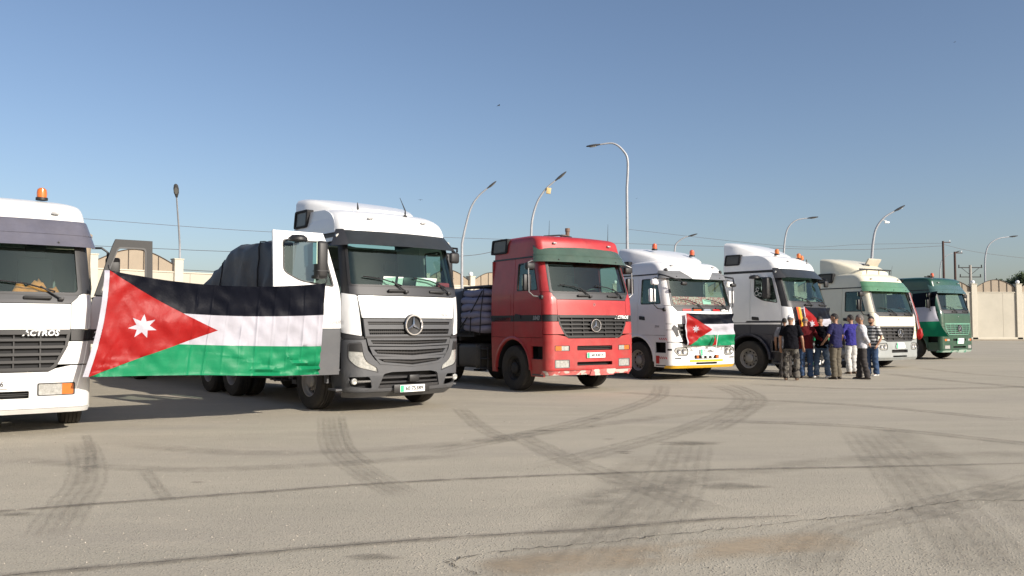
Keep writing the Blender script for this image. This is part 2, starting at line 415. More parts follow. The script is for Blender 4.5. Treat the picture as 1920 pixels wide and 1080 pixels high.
def ladder_and_tank(root, s, y0=-1.05, y1=-2.6):
    bm = bmesh.new()
    box(bm, (s*.93, (y0+y1)/2-.15, .73), (.58, abs(y1-y0)-.5, .58), .10, seg=4)
    for yy in (y0-.55, y1+.05): box(bm, (s*.93, yy, .73), (.60, .05, .60), .10, mi=1, seg=3)
    mk('fuel_tank', bm, [TANK, CHASS], root)
    bm = bmesh.new()
    for zz in (.45, .68, .91): box(bm, (s*1.12, y0-.18, zz), (.26, .34, .03), .006)
    for yy in (y0-.02, y0-.34): box(bm, (s*1.22, yy, .7), (.03, .02, .56))
    mk('side_ladder', bm, CHASS, root)
def chassis(root, axles, rear):
    bm = bmesh.new()
    for s in (-1, 1): box(bm, (s*.42, (rear+.6)/2, .82), (.08, abs(rear)+.6, .26), .008)
    for yy in frange(-.6, rear+.2, .9): box(bm, (0, yy, .8), (.8, .1, .16))
    box(bm, (0, 0, .52), (1.9, .14, .12), .02)
    for a in axles: lathe(bm, [(.001, -.9), (.07, -.9), (.07, .9), (.001, .9)], (0, a, .52), 'X', 10)
    box(bm, (0, .55, .62), (1.0, 1.2, .45), .05)
    box(bm, (0, -1.0, 1.0), (1.9, .2, .5), .04)
    mk('chassis', bm, CHASS, root)
    bm = bmesh.new(); box(bm, (0, axles[0]+.1, 1.08), (.9, 1.0, .05), .01); box(bm, (0, axles[0]+.1, 1.0), (.7, .5, .12), .01); mk('fifth_wheel', bm, CHASS, root)
    for s in (-1, 1):
        for a in axles:
            add_wheel(root, s*1.08, a, wid=.27, outer=s, dual=True, front=False)
            bm = bmesh.new(); pts = []
            for k in range(9):
                t = math.pi*(.08+.84*k/8); pts.append((a+.60*math.cos(t), .55+.60*math.sin(t)))
            lo = [[Vector((s*.72, p[0], p[1])), Vector((s*1.24, p[0], p[1])), Vector((s*1.24, p[0]*1+(a-p[0])*-.02, p[1]+.015)), Vector((s*.72, p[0], p[1]+.015))] for p in pts]
            loft(bm, lo); mk('mudguard', bm, BLACK, root)
def interior(root, c, yr, floor=1.15, top=2.95, dashz=2.0, seatc=SEAT, dash=DASH, tr=INTR):
    W = c.P(2.4)[0]-.05; yw = c.P(dashz)[1]-.16
    bm = bmesh.new()
    box(bm, (0, (yr+yw)/2, floor), (2*W, yw-yr, .06))
    box(bm, (0, yr+.06, (floor+top)/2), (2*W, .04, top-floor))
    box(bm, (0, yr+.33, floor+.55), (2*W-.1, .5, .16), .04)                     # bunk
    mk('cab_interior', bm, tr, root)
    bm = bmesh.new()
    n = 9; rings = []
    for k in range(n):
        x = -W+.03+2*(W-.03)*k/(n-1); h = dashz+.03*math.sin(k*1.3)+(.05 if x < -.2 and x > -.9 else 0)
        yf = yw-.10*(abs(x)/W)**2-.04
        rings.append([Vector((x, yf, floor+.25)), Vector((x, yf, h-.08)), Vector((x, yf-.12, h)), Vector((x, yf-.42, h-.02)), Vector((x, yf-.5, h-.15)), Vector((x, yf-.42, floor+.3))])
    loft(bm, rings); mk('dashboard', bm, dash, root)
    bm = bmesh.new(); sc = Vector((-.55, yw-.62, dashz+.07)); n = 20
    tube(bm, [sc+Vector((.23*math.cos(a), .23*math.sin(a)*.55, .23*math.sin(a)*.62)) for a in [2*math.pi*k/n for k in range(n+1)]], .016, 6)
    tube(bm, [sc, sc+Vector((0, .25, -.3))], .03, 6); box(bm, sc, (.12, .07, .08), .02)
    tube(bm, [sc-Vector((.22, 0, 0)), sc+Vector((.22, 0, 0))], .014, 5)
    mk('steering_wheel', bm, BLACK, root)
    for sx in (-.58, .58):
        bm = bmesh.new()
        box(bm, (sx, yr+.92, floor+.50), (.5, .48, .16), .05); box(bm, (sx, yr+.70, floor+.93), (.48, .14, .72), .06, rot=Matrix.Rotation(math.radians(8), 4, 'X'))
        box(bm, (sx, yr+.63, floor+1.40), (.28, .10, .2), .04); box(bm, (sx, yr+.92, floor+.22), (.3, .35, .4), .03)
        mk('seat', bm, seatc, root)
def wipers(root, c, z, zt, m=BLACK, n=2):
    for k in range(n):
        x0 = .55-.95*k; bm = bmesh.new()
        a = c.front(x0, z, .03); b = c.front(x0-.42, z+.0, .04); 
        p0 = c.front(x0-.45, z-.08, .035); p1 = c.front(x0-.20, z+.10, .04); q0 = c.front(x0+.30, z+.17, .028); q1 = c.front(x0-.38, z+.03, .028)
        tube(bm, [p0, p1], .013, 6); tube(bm, [q0, c.front(x0-.04, z+.13, .03), q1], .011, 5); box(bm, p0, (.07, .05, .05), .012)
        mk('wiper', bm, m, root)
    for k in range(2):
        bm = bmesh.new(); p = c.front(.28-.85*k, z-.065, .025); box(bm, p, (.34, .05, .05), .02); mk('grab_recess', bm, BLK, root)
def sleeper_roof(root, c, levels, yr, m, name='roof'):
    """closed roof cap: rings of (z, half width, front y, radius) rising and shrinking"""
    bm = bmesh.new(); rings = []
    for (z, W, Y, r, b, yb) in levels:
        ring = []; xf = max(.02, W-r)
        for k in range(-4, 5): ring.append(Vector((xf*k/4, Y-b*(k/4)**2, z)))
        for k in range(1, 7):
            a = math.pi/2*k/6; ring.append(Vector((xf+r*math.sin(a), Y-b-r*(1-math.cos(a)), z)))
        ye = Y-b-r
        for k in range(1, 5): ring.append(Vector((W, ye+(yb+.06-ye)*k/4, z)))
        ring.append(Vector((W-.06, yb, z)))
        for k in range(1, 4): ring.append(Vector(((W-.06)*(1-2*k/4), yb, z)))
        ring.append(Vector((-(W-.06), yb, z)))
        for k in range(0, 4): ring.append(Vector((-W, ye+(yb+.06-ye)*(4-k)/4, z)))
        for k in range(6, 0, -1):
            a = math.pi/2*k/6; ring.append(Vector((-(xf+r*math.sin(a)), Y-b-r*(1-math.cos(a)), z)))
        rings.append(ring)
    loft(bm, rings); return mk(name, bm, m, root, smooth=40)
def smoothlv(L, n=4):
    """catmull-rom between the given roof rings"""
    out = []
    for i in range(len(L)-1):
        p0, p1, p2, p3 = L[max(0, i-1)], L[i], L[i+1], L[min(len(L)-1, i+2)]
        for k in range(n):
            t = k/n; out.append(tuple(.5*((2*b)+(-a+cc)*t+(2*a-5*b+4*cc-d)*t*t+(-a+3*b-3*cc+d)*t**3) for a, b, cc, d in zip(p0, p1, p2, p3)))
    out.append(tuple(L[-1])); return out
def deflector(root, m, y0, z0, y1, z1, W0, W1, zb, name='air_deflector'):
    """wedge from the middle of the roof (y0, z0) to the rear edge (y1, z1)"""
    bm = bmesh.new(); rings = []; n = 10
    for k in range(n+1):
        t = k/n; y = y0+(y1-y0)*t; W = W0+(W1-W0)*min(1, t*1.5)**.6; h = z0+(z1-z0)*(1-(1-t)**1.6); base = zb
        r = min(.10, (h-base)*.45)
        rg = [Vector((-W, y, base)), Vector((-W*.995, y, h-r)), Vector((-W+.05, y, h-r*.3)), Vector((-W+.14, y, h))]
        rg += [Vector((x*W, y, h+.03*(1-x*x))) for x in (-.5, 0, .5)]
        rg += [Vector((W-.14, y, h)), Vector((W-.05, y, h-r*.3)), Vector((W*.995, y, h-r)), Vector((W, y, base))]
        rings.append(rg)
    loft(bm, rings); return mk(name, bm, m, root, smooth=40)
def side_flap(root, s, x, yc, zc, w_, h_, frame=None, rear=.0):
    """dark box on the rear upper side of the roof"""
    bm = bmesh.new()
    sh = lambda y, z, off=0: Vector((s*(x+.06+off), yc+y+.18*z, zc+z))
    panel_bm(bm, rnd([(-w_/2, -h_/2), (w_/2, -h_/2), (w_/2, h_/2), (-w_/2, h_/2)], .05), sh, (), (), .14, holes=[rnd([(-w_*.43, -h_*.38), (w_*.40, -h_*.38), (w_*.40, h_*.38), (-w_*.43, h_*.38)], .03)])
    panel_bm(bm, rect(-w_*.44, -h_*.40, w_*.42, h_*.40), sh, (), (), .02, off=-.02, mi=1)
    mk('side_deflector', bm, [MATTE, VISD], root)

def sides(root, c, yr, yd, zd0, zroof, wz0, wz1, paint, lower=None, band=None, zsplit=None, open_side=0, wmod=False, arch_m=None, seam=True):
    """sleeper wall, door with window, arch and steps for both sides. open_side: +1/-1 door missing (stands open)"""
    LZ = frange(.3, 3.6, .15)
    lower = lower or paint; arch_m = arch_m or lower
    for s in (1, -1):
        S = c.side(s)
        bm = bmesh.new()
        q = [(yr, zd0), (yd-.006, zd0), (yd-.006, zroof), (yr, zroof)]
        def split(out, mi_top):
            return out
        if zsplit:
            panel_bm(bm, [(yr, zsplit+.004), (yd-.006, zsplit+.004), (yd-.006, zroof), (yr, zroof)], S, (), LZ, .03)
            panel_bm(bm, [(yr, zd0), (yd-.006, zd0), (yd-.006, zsplit-.004), (yr, zsplit-.004)], S, (), LZ, .03, mi=1)
        else: panel_bm(bm, q, S, (), LZ, .03)
        if band: panel_bm(bm, [(yr, band[0]), (yd-.006, band[0]), (yd-.006, band[1]), (yr, band[1])], S, (), LZ, .005, off=.004, mi=2)
        # storage hatch seam on the sleeper wall
        hz0, hz1 = zd0+.12, zd0+.62
        mk('cab_side', bm, [paint, lower, BLACK], root)
        bm = bmesh.new(); panel_bm(bm, rnd([(yr+.12, zd0+.35), (yd-.12, zd0+.35), (yd-.12, zd0+.95), (yr+.12, zd0+.95)], .05), S, (), LZ, .004, off=.004)
        mk('locker_hatch', bm, paint, root)
        # rear edge and top frame
        if s != open_side:
            edge = [(c.yedge(z)-.006, z) for z in frange(zd0, zroof-.0, .1)]
            out = [(yd+.006, zd0)]+edge+[(yd+.006, zroof)]
            e1 = c.yedge(wz0)-.075; e2 = c.yedge(wz1)-.085
            if wmod: win = rnd([(yd+.13, wz0+.17), (yd+.40, wz0+.02), (e1, wz0-.06), (e2, wz1), (yd+.13, wz1)], [.09, .1, .06, .07, .06])
            else: win = rnd([(yd+.12, wz0), (e1, wz0), (e2, wz1), (yd+.12, wz1)], .05)
            bm = bmesh.new()
            if zsplit:
                k = [p for p in edge if p[1] > zsplit]; j = [p for p in edge if p[1] < zsplit]
                panel_bm(bm, [(yd+.006, zsplit+.004), (c.yedge(zsplit)-.006, zsplit+.004)]+k+[(yd+.006, zroof)], S, (), LZ, .035, holes=[win])
                panel_bm(bm, [(yd+.006, zd0)]+j+[(c.yedge(zsplit)-.006, zsplit-.004), (yd+.006, zsplit-.004)], S, (), LZ, .035, mi=1)
            else: panel_bm(bm, out, S, (), LZ, .035, holes=[win])
            if band: panel_bm(bm, [(yd+.006, band[0]), (c.yedge(band[0])-.006, band[0]), (c.yedge(band[1])-.006, band[1]), (yd+.006, band[1])], S, (), LZ, .005, off=.004, mi=2)
            d = mk('door', bm, [paint, lower, BLACK], root)
            bm = bmesh.new(); panel_bm(bm, win, S, (), LZ, 0, off=-.015); mk('window', bm, GL_S, d, face=Vector((s, 0, 0)))
            bm = bmesh.new(); cx = sum(p[0] for p in win)/len(win); cz = sum(p[1] for p in win)/len(win)
            inner = [(cx+(p[0]-cx)*.95, cz+(p[1]-cz)*.94) for p in win]
            panel_bm(bm, [(cx+(p[0]-cx)*1.01, cz+(p[1]-cz)*1.01) for p in win], S, (), (), .02, off=.006, holes=[inner]); mk('window_frame', bm, BLACK, d)
            bm = bmesh.new(); panel_bm(bm, rnd([(yd+.06, zd0+.42), (yd+.30, zd0+.40), (yd+.28, zd0+.50), (yd+.06, zd0+.52)], .03), S, (), (), .012, off=.012); mk('handle', bm, BLACK, d)
        else:
            bm = bmesh.new(); panel_bm(bm, [(yd+.0, zd0), (c.yedge(zd0)-.02, zd0), (c.yedge(zd0)-.02, zd0+.07), (yd, zd0+.07)], S, (), (), .05, off=-.01)
            panel_bm(bm, [(yd, zroof-.07), (c.yedge(zroof)-.02, zroof-.07), (c.yedge(zroof)-.02, zroof), (yd, zroof)], S, (), (), .05, off=-.01)
            mk('door_frame', bm, paint, root)
        # wheel arch panel
        bm = bmesh.new(); arc = [(-.69*math.cos(t), .50+.69*math.sin(t)) for t in [math.pi*k/16 for k in range(17)]]
        ya = .735
        if zd0 > 1.17:
            panel_bm(bm, [(yr, .40), (-.69, .40)]+arc+[(.69, .36), (ya, .36), (ya, zd0-.008), (yr, zd0-.008)], S, frange(yr, ya, .3), (), .04)
        mk('wheel_arch', bm, arch_m, root)
        bm = bmesh.new()
        lo = [[Vector((s*x, p[0]*rr/.69, .5+(p[1]-.5)*rr/.69)) for (x, rr) in ((1.20, .66), (1.252, .66), (1.262, .695), (1.25, .73), (1.20, .73))] for p in arc]
        loft(bm, lo); mk('fender_lip', bm, arch_m if arch_m is not paint else paint, root)
        bm = bmesh.new(); lo = [[Vector((s*.75, p[0]*.99, p[1]-.01)), Vector((s*1.2, p[0]*.99, p[1]-.01)), Vector((s*1.2, p[0]*.96, p[1]*.97)), Vector((s*.75, p[0]*.96, p[1]*.97))] for p in arc]
        loft(bm, lo); mk('wheel_well', bm, MATTE, root)
        # steps
        bm = bmesh.new(); ye = c.yedge(.8)
        panel_bm(bm, [(ya+.006, .36), (ye, .36), (ye, .74), (ya+.006, .74)], S, (), (), .04)
        panel_bm(bm, [(ya+.006, 1.02), (ye, 1.02), (ye, zd0-.01), (ya+.006, zd0-.01)], S, (), (), .04)
        box(bm, (s*1.04, (ya+ye)/2, .84), (.04, ye-ya, .6), mi=1); box(bm, (s*1.13, (ya+ye)/2, .73), (.2, ye-ya-.02, .03), mi=2); box(bm, (s*1.13, (ya+ye)/2, .40), (.2, ye-ya-.02, .03), mi=2)
        mk('step', bm, [arch_m, MATTE, GREYP], root)

CLASSIC = [(.40, 1.215, 1.36, .22, .07), (.50, 1.24, 1.43, .20, .07), (1.22, 1.245, 1.43, .20, .07), (1.70, 1.245, 1.40, .20, .07), (2.04, 1.243, 1.385, .20, .08),
           (2.18, 1.24, 1.34, .20, .08), (2.90, 1.185, 1.12, .20, .09), (3.18, 1.165, 1.02, .22, .10), (3.6, 1.12, .75, .25, .1)]
KEYS = (0, .40, 1.21, 1.69, 2.04, 2.18, 2.9, 3.18, 3.5)
def classic_truck(name, pos, a, paint, zk, label, group, visor, o):
    """square-fronted cab over engine tractor with a trapezoid grille"""
    root = empty('truck', (pos[0], pos[1], 0), math.pi+math.radians(a), label, 'truck', group)
    c = Cab(CLASSIC, list(zip(KEYS, zk))); w_ = c.w; yr = -.88; LU = lu(c); LZ = frange(.3, 3.4, .16)
    bum = o.get('bumper', paint); fm = lambda *k: None
    zroof = w_(2.97); zd0 = 1.21; ue = c.uend(1.2)-.004
    band = (w_(1.56), w_(1.70)) if o.get('band') else None
    sides(root, c, yr, .05, zd0, zroof, w_(2.24), w_(2.86), paint, band=band, open_side=o.get('open', 0), arch_m=o.get('arch', paint), lower=None)
    # --- bumper, the two slots cut through
    bm = bmesh.new(); um = c.uend(1.0)-.0
    slots = [rect(-.50, .93, .50, 1.03, .02), rect(-.50, .60, .50, .68, .02)]
    lamps = []
    if o['lights'] == 'old':
        for s in (1, -1):
            lamps.append((s, 'ind', rect(min(s*.70, s*1.06), .925, max(s*.70, s*1.06), 1.035, .015)))
            lamps.append((s, 'fog', rect(min(s*.70, s*1.06), .56, max(s*.70, s*1.06), .73, .02)))
    elif o['lights'] == 'combo':                         # one wide lamp with an amber end
        slots = [rect(-.50, .70, .50, .84, .02)]
        for s in (1, -1): lamps.append((s, 'combo', rect(min(s*.60, s*1.04), .74, max(s*.60, s*1.04), .975, .03)))
    else:
        slots = [rect(-.46, .72, .46, .85, .03), rect(-.40, .53, .40, .60, .02)]
        for s in (1, -1):
            lamps.append((s, 'round', rnd([(s*.70, .84), (s*1.0, .84), (s*1.12, 1.0), (s*1.08, 1.12), (s*.72, 1.14), (s*.66, 1.0)], .05)))
    top = [(um, 1.27), (.99, 1.27), (.80, 1.235), (.72, 1.19), (-.72, 1.19), (-.80, 1.235), (-.99, 1.27), (-um, 1.27)]
    out = [(-um, .50), (um, .50)]+top
    panel_bm(bm, out, c.front, LU, LZ, .05, holes=slots+[l[2] for l in lamps])
    b = mk('bumper', bm, bum, root)
    bm = bmesh.new(); panel_bm(bm, rect(-1.2, .45, 1.2, 1.15), c.front, LU, (), .02, off=-.10); mk('bumper_backing', bm, MATTE, b)
    bm = bmesh.new()
    for z in ((.98,) if o['lights'] == 'old' else (.77,)):
        for q in (-.018, .018): panel_bm(bm, rect(-.5, z+q-.006, .5, z+q+.006), c.front, LU, (), .02, off=-.03)
    mk('bumper_mesh', bm, BLACK, b)
    lip = o.get('lip', bum); bm = bmesh.new()
    panel_bm(bm, [(-um, .40), (um, .40), (um, .492), (-um, .492)], c.front, LU, (), .05, off=.012)
    mk('bumper_lip', bm, lip, b)
    if o['lights'] == 'old':                              # chunkier centre lip section
        bm = bmesh.new(); panel_bm(bm, rect(-.58, .375, .12, .51, .01), c.front, LU, (), .05, off=.03); mk('towing_cover', bm, o.get('lip', bum), b)
    for (s, k, q) in lamps:
        cx = sum(p[0] for p in q)/len(q); cz = sum(p[1] for p in q)/len(q)
        q2 = [(cx+(p[0]-cx)*.95, cz+(p[1]-cz)*.9) for p in q]
        bm = bmesh.new()
        panel_bm(bm, q2, c.front, LU, (), .03, off=-.008)
        nm = 'indicator_lamp' if k == 'ind' else ('fog_lamp' if k == 'fog' else 'headlight')
        h = mk(nm, bm, LENS, root)
        bm = bmesh.new(); panel_bm(bm, [(cx+(p[0]-cx)*1.03, cz+(p[1]-cz)*1.05) for p in q], c.front, LU, (), .03, off=.004, holes=[q2]); mk('lamp_frame', bm, BLACK if k != 'fog' else GREYP, h)
        if k in ('ind', 'combo'):
            bm = bmesh.new(); f = .54 if k == 'ind' else .62; u0, u1 = s*((.70+.36*f) if k == 'ind' else .89), s*(1.05 if k == 'ind' else 1.028)
            z0, z1 = (.932, 1.03) if k == 'ind' else (.755, .962)
            panel_bm(bm, rect(min(u0, u1), z0, max(u0, u1), z1, .01), c.front, LU, (), .01, off=-.003); mk('amber_lens', bm, AMBER, h)
        if k == 'round':
            for (du, dz, rr) in ((-.0, 0, .075), (.17, .0, .06)):
                bm = bmesh.new(); p = c.front(s*(.80+du), .99+dz, .0); lathe(bm, [(rr, 0), (rr*.9, .012), (rr*.5, .004), (.001, .0)], p, 'Y', 16); mk('lamp_reflector', bm, CHROME, h)
    # --- cheeks beside the grille and tall corner panels
    for s in (1, -1):
        bm = bmesh.new(); panel_bm(bm, [(s*x, z) for x, z in ((.80, 1.285), (ue, 1.285), (ue, 1.555), (.955, 1.555), (.93, 1.46))], c.front, LU, LZ, .04); mk('cheek_panel', bm, paint, root)
        bm = bmesh.new(); panel_bm(bm, [(s*x, z) for x, z in ((.985, 1.565), (ue, 1.565), (ue, 1.695), (.985, 1.695))], c.front, LU, LZ, .04); mk('corner_band', bm, BLACK if o.get('band') else paint, root)
        bm = bmesh.new(); panel_bm(bm, [(s*x, z) for x, z in ((.985, 1.705), (ue, 1.705), (ue, 2.19), (1.09, 2.19), (1.06, 2.13), (.985, 2.04))], c.front, LU, LZ, .04); mk('corner_panel', bm, paint, root)
        # A pillar
        bm = bmesh.new(); panel_bm(bm, [(s*1.11, 2.20), (s*(c.uend(2.2)), 2.20), (s*c.uend(2.97), 2.97), (s*1.06, 2.97)], c.front, LU, LZ, .05)
        mk('windscreen_pillar', bm, o.get('pillar', paint), root)
    # --- hood flap, cowl
    bm = bmesh.new(); panel_bm(bm, rnd([(-.975, 1.70), (.975, 1.70), (.975, 2.03), (-.975, 2.03)], .015), c.front, LU, LZ, .04); h = mk('front_flap', bm, paint, root)
    bm = bmesh.new(); star(bm, c.front(0, 1.93, .004), .03, t=.006); mk('badge', bm, CHROME, h)
    bm = bmesh.new(); panel_bm(bm, [(-.98, 2.04), (.98, 2.04), (1.06, 2.14), (1.10, 2.20), (-1.10, 2.20), (-1.06, 2.14)], c.front, LU, LZ, .05); mk('cowl', bm, o.get('cowl', DGREY), root)
    # --- windscreen
    ws = rnd([(-1.10, 2.185), (1.10, 2.185), (1.055, 2.93), (-1.055, 2.93)], .06)
    bm = bmesh.new(); panel_bm(bm, ws, c.front, LU, LZ, 0, off=-.015); g = mk('windscreen', bm, GL_W, root, face=Vector((0, 1, 0)))
    bm = bmesh.new(); inn = [(p[0]*.965, 2.56+(p[1]-2.56)*.93) for p in ws]
    panel_bm(bm, [(p[0]*1.02, 2.56+(p[1]-2.56)*1.03) for p in ws], c.front, LU, LZ, .03, off=.006, holes=[inn]); mk('windscreen_seal', bm, BLACK, g)
    wipers(root, c, 2.19, 2.9)
    # --- visor
    vt = o.get('vis_top', 3.20)
    if visor:
        def vm(u, z, off=0):
            t = (vt-z)/.36; return c.front(u, z, off+.03+.10*max(0, t))
        bm = bmesh.new(); vv = c.uend(2.9)-.04
        panel_bm(bm, rnd([(-vv, 2.86), (vv, 2.86), (vv-.03, vt), (-(vv-.03), vt)], .03), vm, LU, LZ, .02)
        v = mk('sun_visor', bm, visor, root)
        bm = bmesh.new()
        panel_bm(bm, rect(-vv, 3.015, vv, 3.03), vm, LU, (), .01, off=.008); mk('visor_ridge', bm, visor, v)
        if o.get('visor_mid'):
            bm = bmesh.new(); panel_bm(bm, rnd([(-.30, 2.855), (.30, 2.855), (.42, 2.95), (.62, vt+.01), (-.62, vt+.01), (-.42, 2.95)], .03), vm, LU, LZ, .02, off=.012); mk('visor_centre', bm, paint, v)
        for u in (-.8, 0, .8):
            bm = bmesh.new(); p = vm(u, 2.91, .008); box(bm, p, (.025, .02, .025), .004); mk('visor_bolt', bm, BLACK, v)
    # band behind the visor
    bm = bmesh.new(); uv = c.uend(3.0); panel_bm(bm, [(-uv, 2.94), (uv, 2.94), (uv, 3.1), (-uv, 3.1)], c.front, LU, LZ, .05, off=-.004); mk('front_header', bm, paint, root)
    # --- grille
    gp = [(.965, 1.69), (.93, 1.50), (.80, 1.27), (.72, 1.215)]
    bm = bmesh.new(); G = gp+[(-x, z) for x, z in reversed(gp)]
    panel_bm(bm, G, c.front, LU, LZ, .02, off=-.05); g = mk('grille', bm, MATTE if o.get('grille') is None else BLACK, root)
    n = o.get('slats', 6); gm = o.get('grille') or BLACK
    for k in range(n):
        z = 1.665-(1.665-1.235)*k/(n-1); hx = lin([(1.215, .70), (1.27, .78), (1.50, .91), (1.69, .95)], z, 1); th = .032 if k else .05
        bm = bmesh.new(); panel_bm(bm, rnd([(-hx, z-th/2), (hx, z-th/2), (hx, z+th/2), (-hx, z+th/2)], .006, 2), c.front, LU, (), .05, off=.008+(.01 if k == 0 else 0)); mk('grille_slat', bm, gm, g)
    for x in (-.62, -.31, .31, .62):
        bm = bmesh.new(); panel_bm(bm, rect(x-.008, 1.24, x+.008, 1.66), c.front, LU, LZ, .03, off=-.006); mk('grille_bar', bm, gm, g)
    bm = bmesh.new()
    ring = [(p[0]*1.02, 1.45+(p[1]-1.45)*1.04) for p in G]; panel_bm(bm, ring, c.front, LU, LZ, .03, off=.004, holes=[[(p[0]*.975, 1.45+(p[1]-1.45)*.93) for p in G]])
    mk('grille_frame', bm, gm, g)
    if not o.get('nostar'):
        bm = bmesh.new(); p = c.front(0, 1.47, .02); lathe(bm, [(.15, -.03), (.15, .0), (.001, .0)], p, 'Y', 24, mi=1); star(bm, p+Vector((0, .02, 0)), .135, t=.02); mk('star_emblem', bm, [CHROME, BLACK], g)
    if o.get('name'):
        bm = bmesh.new(); p = c.front(-.80, 1.665, .026); text_bm(bm, o['name'][0], o['name'][1], MF(*c.front(o['name'][2], 1.655, .026)) @ Matrix.Rotation(o['name'][3], 4, 'Y'), shear=.2, bold=.003); mk('lettering', bm, WHT, g)
    # --- roof
    Z = lambda z: w_(z) if z <= 3.5 else w_(3.5)+(z-3.5)
    rl = [(2.975, 1.185, 1.09, .20, .09), (3.08, 1.178, 1.06, .21, .09), (3.20, 1.165, 1.01, .22, .10), (3.34, 1.14, .92, .24, .11), (3.43, 1.09, .78, .27, .12), (3.48, .98, .58, .3, .12), (3.51, .80, .32, .3, .1), (3.525, .5, .0, .3, .08), (3.53, .15, -.2, .1, .02)]
    sq = o.get('roof_sq', 0)
    if sq: rl = [(2.975, 1.185, 1.09, .14, .09), (3.10, 1.18, 1.06, .14, .09), (3.25, 1.175, 1.02, .15, .10), (3.38, 1.165, .97, .16, .10), (3.45, 1.12, .86, .2, .11), (3.485, 1.03, .66, .26, .11), (3.51, .85, .36, .3, .1), (3.525, .5, .0, .3, .08), (3.53, .15, -.2, .1, .02)]
    L = [(Z(z), W, Y, r, b, yr+max(0, (z-3.35))*1.6*max(0, 1-W)) for z, W, Y, r, b in rl]
    sleeper_roof(root, c, smoothlv(L, 3), yr, paint)
    for s in (1, -1):                                      # dark drip rail along the roof seam
        bm = bmesh.new(); panel_bm(bm, [(yr, zroof-.0), (c.yedge(zroof), zroof-.0), (c.yedge(zroof), zroof+.035), (yr, zroof+.035)], c.side(s), (), (), .03, off=.012); mk('drip_rail', bm, BLACK, root)
    bm = bmesh.new(); box(bm, (0, yr+.02, (zd0+zroof)/2), (2.44, .04, zroof-zd0)); mk('cab_rear_wall', bm, paint, root)
    # marker lights
    for x in (.78, -.78):
        bm = bmesh.new(); box(bm, (x, lin([(l[0], l[2]) for l in L], Z(3.29), 1)-.03, Z(3.29)), (.09, .06, .035), .01); mk('marker_lamp', bm, mat('grey lens', (.35, .35, .35), .3), root)
    interior(root, c, yr, 1.2, w_(2.96), w_(2.10))
    for s in (1, -1):
        if s != o.get('open', 0): mirror_classic(root, c, s, w_(2.86), w_(2.08), my=o.get('mirror', BLACK), tubes=o.get('tubes', BLACK))
    for s in (1, -1): add_wheel(root, s*1.07, 0, outer=s, rim=o.get('rim', STEEL))
    ax = o.get('axles', (-3.6,)); chassis(root, ax, ax[-1]-.6)
    for s in (1, -1): ladder_and_tank(root, s)
    pz = o.get('plate_z', .82); plate(root, c.front(0, pz, .02), o.get('plate', ''), w_=.52)
    return root, c

